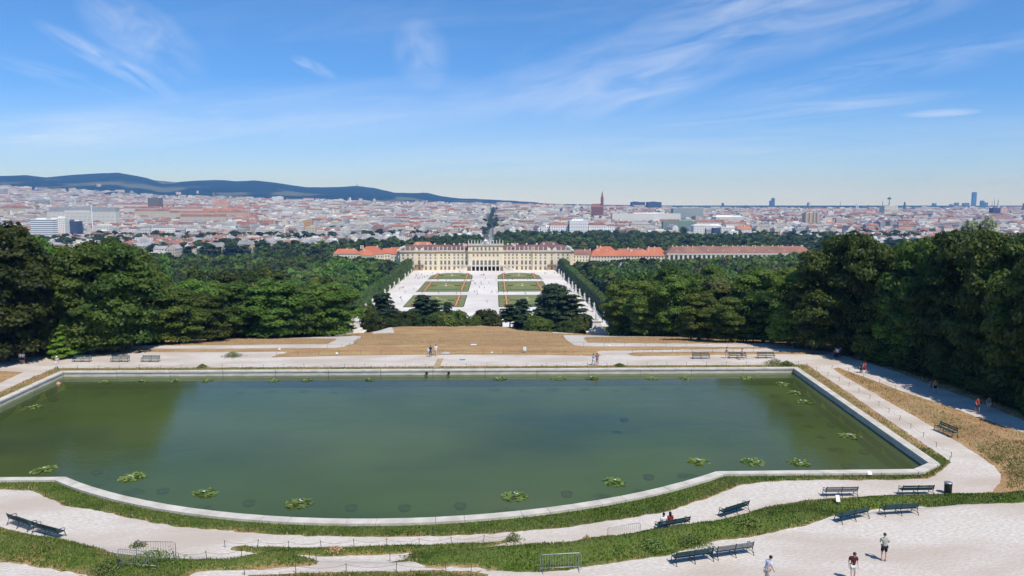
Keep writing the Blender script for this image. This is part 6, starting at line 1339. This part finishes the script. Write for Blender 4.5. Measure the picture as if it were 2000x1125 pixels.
def figure(kind, skin, shirt, legs, hair, shoe, long_hair=False, sleeves=True, trousers=False, dress=False, hat=None, fingers=True):
    J = pose(kind); out = []
    names = ['pel', 'wai', 'che', 'nek', 'hd0', 'hd1', 'shl', 'ell', 'wrl', 'hal', 'shr', 'elr', 'wrr', 'har', 'hil', 'knl', 'anl', 'tol', 'hir', 'knr', 'anr', 'tor']
    rad = dict(pel=(.15, .11), wai=(.135, .10), che=(.155, .11), nek=(.055, .055), hd0=(.075, .08), hd1=(.078, .092), sh=(.062, .06), el=(.042, .042), wr=(.028, .03), ha=(.018, .038), hi=(.085, .09), kn=(.056, .058), an=(.036, .04), to=(.035, .028))
    ix = {n: i for i, n in enumerate(names)}; nodes = [J[n] + (rad[n] if n in rad else rad[n[:2]]) for n in names]
    ed = [('pel', 'wai'), ('wai', 'che'), ('che', 'nek'), ('nek', 'hd0'), ('hd0', 'hd1'), ('che', 'shl'), ('shl', 'ell'), ('ell', 'wrl'), ('wrl', 'hal'), ('che', 'shr'), ('shr', 'elr'), ('elr', 'wrr'), ('wrr', 'har'), ('pel', 'hil'), ('hil', 'knl'), ('knl', 'anl'), ('anl', 'tol'), ('pel', 'hir'), ('hir', 'knr'), ('knr', 'anr'), ('anr', 'tor')]
    edges = [(ix[a], ix[b]) for a, b in ed]
    if fingers:
        for s, q in (('l', -1), ('r', 1)):
            h = Vector(J['ha' + s]); w_ = Vector(J['wr' + s]); d = (h - w_).normalized(); side = d.cross(Vector((q, 0, 0))).normalized(); inn = Vector((-q, 0, 0))
            for f, (o, L) in enumerate(((-.027, .07), (-.009, .08), (.010, .076), (.028, .06))):
                i0 = len(nodes); a = h + side * o; b_ = a + d * L * .55 + inn * .006; c = b_ + d * L * .4 + inn * .02
                nodes += [tuple(a) + (.010, .010), tuple(b_) + (.009, .009), tuple(c) + (.007, .007)]; edges += [(ix['ha' + s], i0), (i0, i0 + 1), (i0 + 1, i0 + 2)]
            i0 = len(nodes); a = w_.lerp(h, .5) - side * .03; c = a - side * .03 + d * .04; nodes += [tuple(a) + (.011, .011), tuple(c) + (.009, .009)]; edges += [(ix['wr' + s], i0), (i0, i0 + 1)]
    out.append(('body', skin_mesh('body', nodes, edges, skin)))
    def sub_(nm, keys, eds, grow, m, end=None):
        nd = []
        for k in keys:
            if isinstance(k, tuple): a, b_, u = k; pa, pb = Vector(J[a]), Vector(J[b_]); p = pa.lerp(pb, u); ra, rb = rad.get(a, rad.get(a[:2])), rad.get(b_, rad.get(b_[:2])); rr_ = (ra[0] * (1 - u) + rb[0] * u, ra[1] * (1 - u) + rb[1] * u)
            else: p = Vector(J[k]); rr_ = rad.get(k, rad.get(k[:2]))
            g = grow * (1.6 if isinstance(k, tuple) else 1); nd.append(tuple(p) + (rr_[0] + g, rr_[1] + g))
        out.append((nm, skin_mesh(nm, nd, eds, m)))
    u = .62 if sleeves else .12
    if dress: sub_('dress', ['wai', 'che', ('che', 'nek', .75), ('shl', 'ell', u), 'shl', ('shr', 'elr', u), 'shr', 'pel', ('pel', 'knl', .5), ('pel', 'knr', .5), ('hil', 'knl', .95), ('hir', 'knr', .95)], [(0, 1), (1, 2), (1, 4), (4, 3), (1, 6), (6, 5), (0, 7), (7, 8), (7, 9), (8, 10), (9, 11)], .03, shirt)
    else:
        sub_('shirt', ['wai', 'che', ('che', 'nek', .8), ('shl', 'ell', u), 'shl', ('shr', 'elr', u), 'shr', 'pel'], [(0, 1), (1, 2), (1, 4), (4, 3), (1, 6), (6, 5), (0, 7)], .02, shirt)
        v = .97 if trousers else .85; nx_ = 'an' if trousers else None
        if trousers: sub_('trousers', ['pel', 'hil', 'knl', ('knl', 'anl', .95), 'hir', 'knr', ('knr', 'anr', .95)], [(0, 1), (1, 2), (2, 3), (0, 4), (4, 5), (5, 6)], .016, legs)
        else: sub_('shorts', ['pel', 'hil', ('hil', 'knl', v), 'hir', ('hir', 'knr', v)], [(0, 1), (1, 2), (0, 3), (3, 4)], .020, legs)
    for s in 'lr':
        a, b_ = Vector(J['an' + s]), Vector(J['to' + s]); b2 = MB(); b2.tube([tuple(a + Vector((0, -.04, -.045))), tuple(a.lerp(b_, .4) + Vector((0, 0, -.02))), tuple(b_ + Vector((0, .02, 0)))], [.048, .05, .036], 8); out.append(('shoe', b2.mesh('shoe', shoe, True)))
    h0, h1 = Vector(J['hd0']), Vector(J['hd1']); up = (h1 - h0).normalized(); Mh = Matrix.Translation(h0.lerp(h1, .62)) @ up.to_track_quat('Z', 'Y').to_matrix().to_4x4()
    b2 = MB(); prof = [(.098, -.02), (.104, .03), (.098, .08), (.070, .118), (.02, .134)] if not long_hair else [(.06, -.30), (.09, -.22), (.098, -.1), (.106, 0), (.102, .07), (.074, .115), (.02, .134)]
    b2.lathe(prof, 14, M=Mh @ Matrix.Translation((0, 0, 0)), sx=.9, sy=1.02)
    hr = b2.mesh('hair', hair, True)
    back = (Mh.to_3x3() @ Vector((0, 1, 0)))
    if back.y > 0: back = -back
    for v in hr.vertices: v.co += back * .028
    out.append(('hair', hr))
    b2 = MB()                                                  # nose, ears and eyes give the head a face
    fw = -back; c = h0.lerp(h1, .55)
    for q in (-1, 1): b2.lathe([(.004, -.025), (.016, 0), (.004, .025)], 6, M=Matrix.Translation(c + Vector((q * .084, 0, 0)) + back * .0))
    b2.lathe([(.016, -.02), (.010, .015), (.003, .03)], 6, M=Matrix.Translation(c + fw * .095 + Vector((0, 0, -.01)))); out.append(('face', b2.mesh('face', skin, True)))
    if hat: b2 = MB(); b2.lathe([(.17, .04), (.17, .055), (.105, .06), (.095, .14), (.03, .16)], 16, M=Mh); out.append(('hat', b2.mesh('hat', hat, True)))
    return out
CL = {}
def cloth(nm, c): 
    if nm not in CL: CL[nm] = mat('cloth_' + nm, c, rough=.85)
    return CL[nm]
hairb = mat('hair_black', (.012, .010, .010), rough=.6); hairn = mat('hair_brown', (.07, .035, .02), rough=.6); SK = M['skin']; SK2 = mat('skin_pale', (.60, .38, .28), rough=.55)
white, black, maroon, lblue = cloth('white', (.78, .78, .78)), cloth('black', (.012, .012, .014)), cloth('maroon', (.085, .014, .022)), cloth('light_blue', (.52, .62, .82))
sage, beige, redc, grey_ = cloth('sage', (.40, .43, .36)), cloth('beige', (.50, .45, .36)), cloth('red', (.30, .025, .03)), cloth('grey', (.16, .17, .18)); jeans, pink, orange, navy = cloth('jeans', (.05, .09, .18)), cloth('pink', (.72, .42, .42)), cloth('orange', (.5, .2, .05)), cloth('navy', (.02, .03, .07)); brick_, sky_ = cloth('rust', (.40, .10, .06)), cloth('sky', (.22, .36, .60)); offw = cloth('offwhite', (.62, .60, .54))
FIGS = {}
def person(px, py, ang, label, kind, key, h=1.0, z=None, xy=None, grp=None, **k):
    kk = (kind,) + tuple(sorted((a, getattr(b_, 'name', b_)) for a, b_ in key.items()))
    if kk not in FIGS: FIGS[kk] = figure(kind, **key)
    x, y = xy if xy else gnd(px, py); z = H(x, y) + .02 if z is None else z
    t = empty('person', (x, y, z), ang, label, 'person', grp, (h, h, h))
    for nm, me in FIGS[kk]: link(nm, me, t)
    return t
D_ = dict(skin=SK, hair=hairb, shoe=M['shoe'])
gp = 'visitors around the pond'
person(1497, 1143, R(-70), 'person with short black hair in a light blue shirt cut by the bottom edge', 'lean', dict(D_, shirt=lblue, legs=beige, hair=hairb), 1.02, grp=gp)
person(1665, 1134, R(172), 'person in a maroon t-shirt and light shorts walking towards the viewer', 'look', dict(D_, shirt=maroon, legs=offw, skin=SK2, hair=hairn), 1.0, grp=gp)
person(1726, 1096, R(-14), 'person seen from behind in a sage t-shirt and black shorts', 'phone', dict(D_, shirt=sage, legs=black, skin=SK2, hair=hairn), 1.02, grp=gp)
bo = [o for o in bpy.data.objects if o.get('label') == 'dark green bench with the couple seated on it'][0]
for lx, lab, key in ((-.75, 'seated person in a white shirt on the left of the couple', dict(D_, shirt=white, legs=black)), (-.22, 'seated person with long dark hair and a red top on the right of the couple', dict(D_, shirt=redc, legs=navy, long_hair=True, hair=hairb))):
    c, s_ = math.cos(bo.rotation_euler[2]), math.sin(bo.rotation_euler[2]); x, y = bo.location.x + lx * c - (-.02) * s_, bo.location.y + lx * s_ + (-.02) * c
    person(0, 0, bo.rotation_euler[2], lab, 'sit', key, 1.02, xy=(x, y), z=bo.location.z - .02, grp=gp)
for a in [(841, 697, 180, 'person in a black top and blue jeans before the white notice board', 'stand', dict(D_, shirt=black, legs=jeans, trousers=True)), (851.5, 695, 175, 'person in a white shirt and beige trousers beside the one in black', 'walk', dict(D_, shirt=white, legs=beige, trousers=True, skin=SK2)),
          (1159, 714, 200, 'person in a light blue top on the far path, left of a pair', 'walk', dict(D_, shirt=sky_, legs=offw, skin=SK2)), (1166, 713, 180, 'person in a rust red top on the far path, right of a pair', 'walk', dict(D_, shirt=brick_, legs=grey_, trousers=True)),
          (1419, 700, 90, 'person in a beige top striding left past the far bench', 'walk', dict(D_, shirt=beige, legs=pink, skin=SK)), (1449, 703, 85, 'person in a pink shirt and grey shorts walking before the far middle bench', 'walk', dict(D_, shirt=pink, legs=grey_)),
          (112, 720, 180, 'person in pink and white with a hat at the far left pond corner', 'stand', dict(D_, shirt=pink, legs=white, trousers=True, hat=M['white'])), (1681, 729, 185, 'small person in dark clothes walking by the wood, left of a pair', 'stand', dict(D_, shirt=black, legs=navy, trousers=True)), (1688, 729, 180, 'person with a bright red skirt and white bag beside the wood', 'walk', dict(D_, shirt=redc, legs=redc, dress=True, long_hair=True, skin=SK2)),
          (1631, 700, 190, 'person in dark clothes at the wood entrance, leftmost of three', 'stand', dict(D_, shirt=black, legs=black, trousers=True)), (1635, 701, 170, 'person in a white top at the wood entrance, middle one of three', 'stand', dict(D_, shirt=white, legs=black, trousers=True)), (1640, 699, 180, 'person in a grey top at the wood entrance, rightmost of three', 'walk', dict(D_, shirt=grey_, legs=black, trousers=True)),
          (247, 685, 180, 'dark dressed person on the left of the pair under the far left trees', 'stand', dict(D_, shirt=black, legs=black, trousers=True)), (255, 685, 180, 'dark dressed person on the right of the pair under the far left trees', 'walk', dict(D_, shirt=black, legs=black, trousers=True)), (41, 711, 180, 'person in a white top in the shade at far left, left one', 'stand', dict(D_, shirt=white, legs=black)), (46, 711, 180, 'person in a white top in the shade at far left, right one', 'stand', dict(D_, shirt=white, legs=black)),
          (1817, 766, 170, 'small person in grey in the shade of the right wood', 'walk', dict(D_, shirt=grey_, legs=grey_)), (1826, 768, 180, 'person in an orange top and black shorts in the shade of the right wood', 'stand', dict(D_, shirt=orange, legs=black, skin=SK2)), (1908, 806, 180, 'person in dark red walking on the shaded path', 'walk', dict(D_, shirt=redc, legs=maroon, skin=SK)), (1930, 804, 180, 'person in dark brown on the shaded path, behind the red one', 'stand', dict(D_, shirt=grey_, legs=beige)),
          (1205, 652, 180, 'tiny person in pink at the right lawn crest, left of two', 'stand', dict(D_, shirt=pink, legs=offw)), (1211, 652, 180, 'tiny person in white at the right lawn crest, right of two', 'stand', dict(D_, shirt=white, legs=offw))]:
    person(a[0], a[1], R(a[2]), a[3], a[4], dict(a[5], fingers=True), 1.0 if a[0] not in (1681, 1817) else .85, grp=gp)
# visitors on the parterre: a few pixels each
FAR = []
for sh, lg in ((black, navy), (white, navy), (grey_, black), (redc, black), (sky_, grey_), (black, beige)):
    o = figure('walk', SK, sh, lg, hairb, M['dark_plastic'], trousers=True, fingers=False); FAR.append((o, {id(black): 'black', id(white): 'white', id(grey_): 'grey', id(redc): 'red', id(sky_): 'blue'}[id(sh)]))
pp = [(845, 534), (854, 534.2), (869.5, 531.5), (884, 533), (897.5, 532), (900, 532.2), (903, 532.5), (912, 534), (937.5, 538.5), (940.5, 538), (943.5, 537.5), (945.5, 537.8), (947.5, 545.5), (938.5, 552.5), (940.5, 555.5), (927, 554.5), (929, 555), (926.8, 570.5), (931.8, 570), (932, 576), (959.5, 571.5), (891.5, 574.5), (900, 574), (857, 573), (824.5, 573.5), (813, 570.5), (791.5, 572), (808.5, 565), (786.5, 562.5), (788.2, 562.8), (779.5, 565), (783.2, 563.5), (781.8, 583), (783.5, 582.5), (785, 588.5), (811.5, 543), (815.5, 544), (817.5, 546), (819, 543.5), (825, 544), (829, 542.5), (834, 540), (816.8, 536.5), (812.5, 537), (814, 539.5), (823.5, 537), (836, 548.5), (841.5, 548), (855.5, 548.5), (872, 549), (879, 549), (890, 547), (907.5, 549), (910.5, 548), (919.5, 549.5), (921, 548.5), (924, 550),
      (944.7, 537.5), (980, 584), (961.5, 571), (968.7, 569), (970.6, 573), (973.5, 573), (983.8, 573), (991, 573), (1025, 573.5), (1027, 575), (968.9, 548), (981.9, 547.5), (992, 548), (1000.4, 546.8), (1002, 545.5), (1023.9, 546), (1031, 547), (1035.6, 547.5), (1050.5, 547.5), (1056.6, 548.5), (1059.4, 548), (1043.8, 535), (985, 534.5), (1064, 535), (1066.5, 535), (1083, 534), (936, 562), (951, 590), (946, 563), (955, 553)]
for i, (px, py) in enumerate(pp):
    x, y = G(px, py + .6, GZ + .12); fg, cn = FAR[int(RNG.choice(6, p=[.3, .2, .2, .08, .07, .15]))]
    where = 'before the palace' if py < 540 else 'below the first beds' if py < 552 else 'beside the second beds' if py < 568 else 'below the second beds' if py < 580 else 'beside the third beds'
    side = 'far left' if px < 800 else 'left of centre' if px < 925 else 'on the central walk' if px < 972 else 'right of centre'
    pp[i] = (x, y, fg, cn, '%s, %s' % (side, where), px)
gg = {}
for p in pp: gg.setdefault((p[3], p[4]), []).append(p)
for (cn, wh_), L_ in gg.items():
    L_.sort(key=lambda p: p[5])
    for i, p in enumerate(L_):
        t = empty('person', (p[0], p[1], GZ + .12), RNG.uniform(0, 6.28), 'tiny visitor in %s %s%s' % (cn, wh_, '' if len(L_) == 1 else ', %s from left' % ORD[i]), 'person', 'visitors on the parterre', (1.05,) * 3)
        for nm, me in p[2]:
            if nm in ('face',): continue
            link(nm, me, t)

# ------------------------------------------------------------------ haze: one closed box of thin air
b = MB(); b.box(-13000, 13000, -400, 13000, -110, 430)
hz_ = b.build('haze', [bpy.data.materials.new('haze')]); hm_ = hz_.data.materials[0]; hm_.use_nodes = True; nt = hm_.node_tree; nt.nodes.clear()
pv = N(nt, 'ShaderNodeVolumePrincipled'); pv.inputs['Color'].default_value = (.17, .43, 1, 1); pv.inputs['Density'].default_value = .000105; pv.inputs['Anisotropy'].default_value = .0; pv.inputs['Absorption Color'].default_value = (1, 1, 1, 1)
o_ = N(nt, 'ShaderNodeOutputMaterial'); nt.links.new(pv.outputs[0], o_.inputs['Volume']); tag(hz_, kind='stuff')
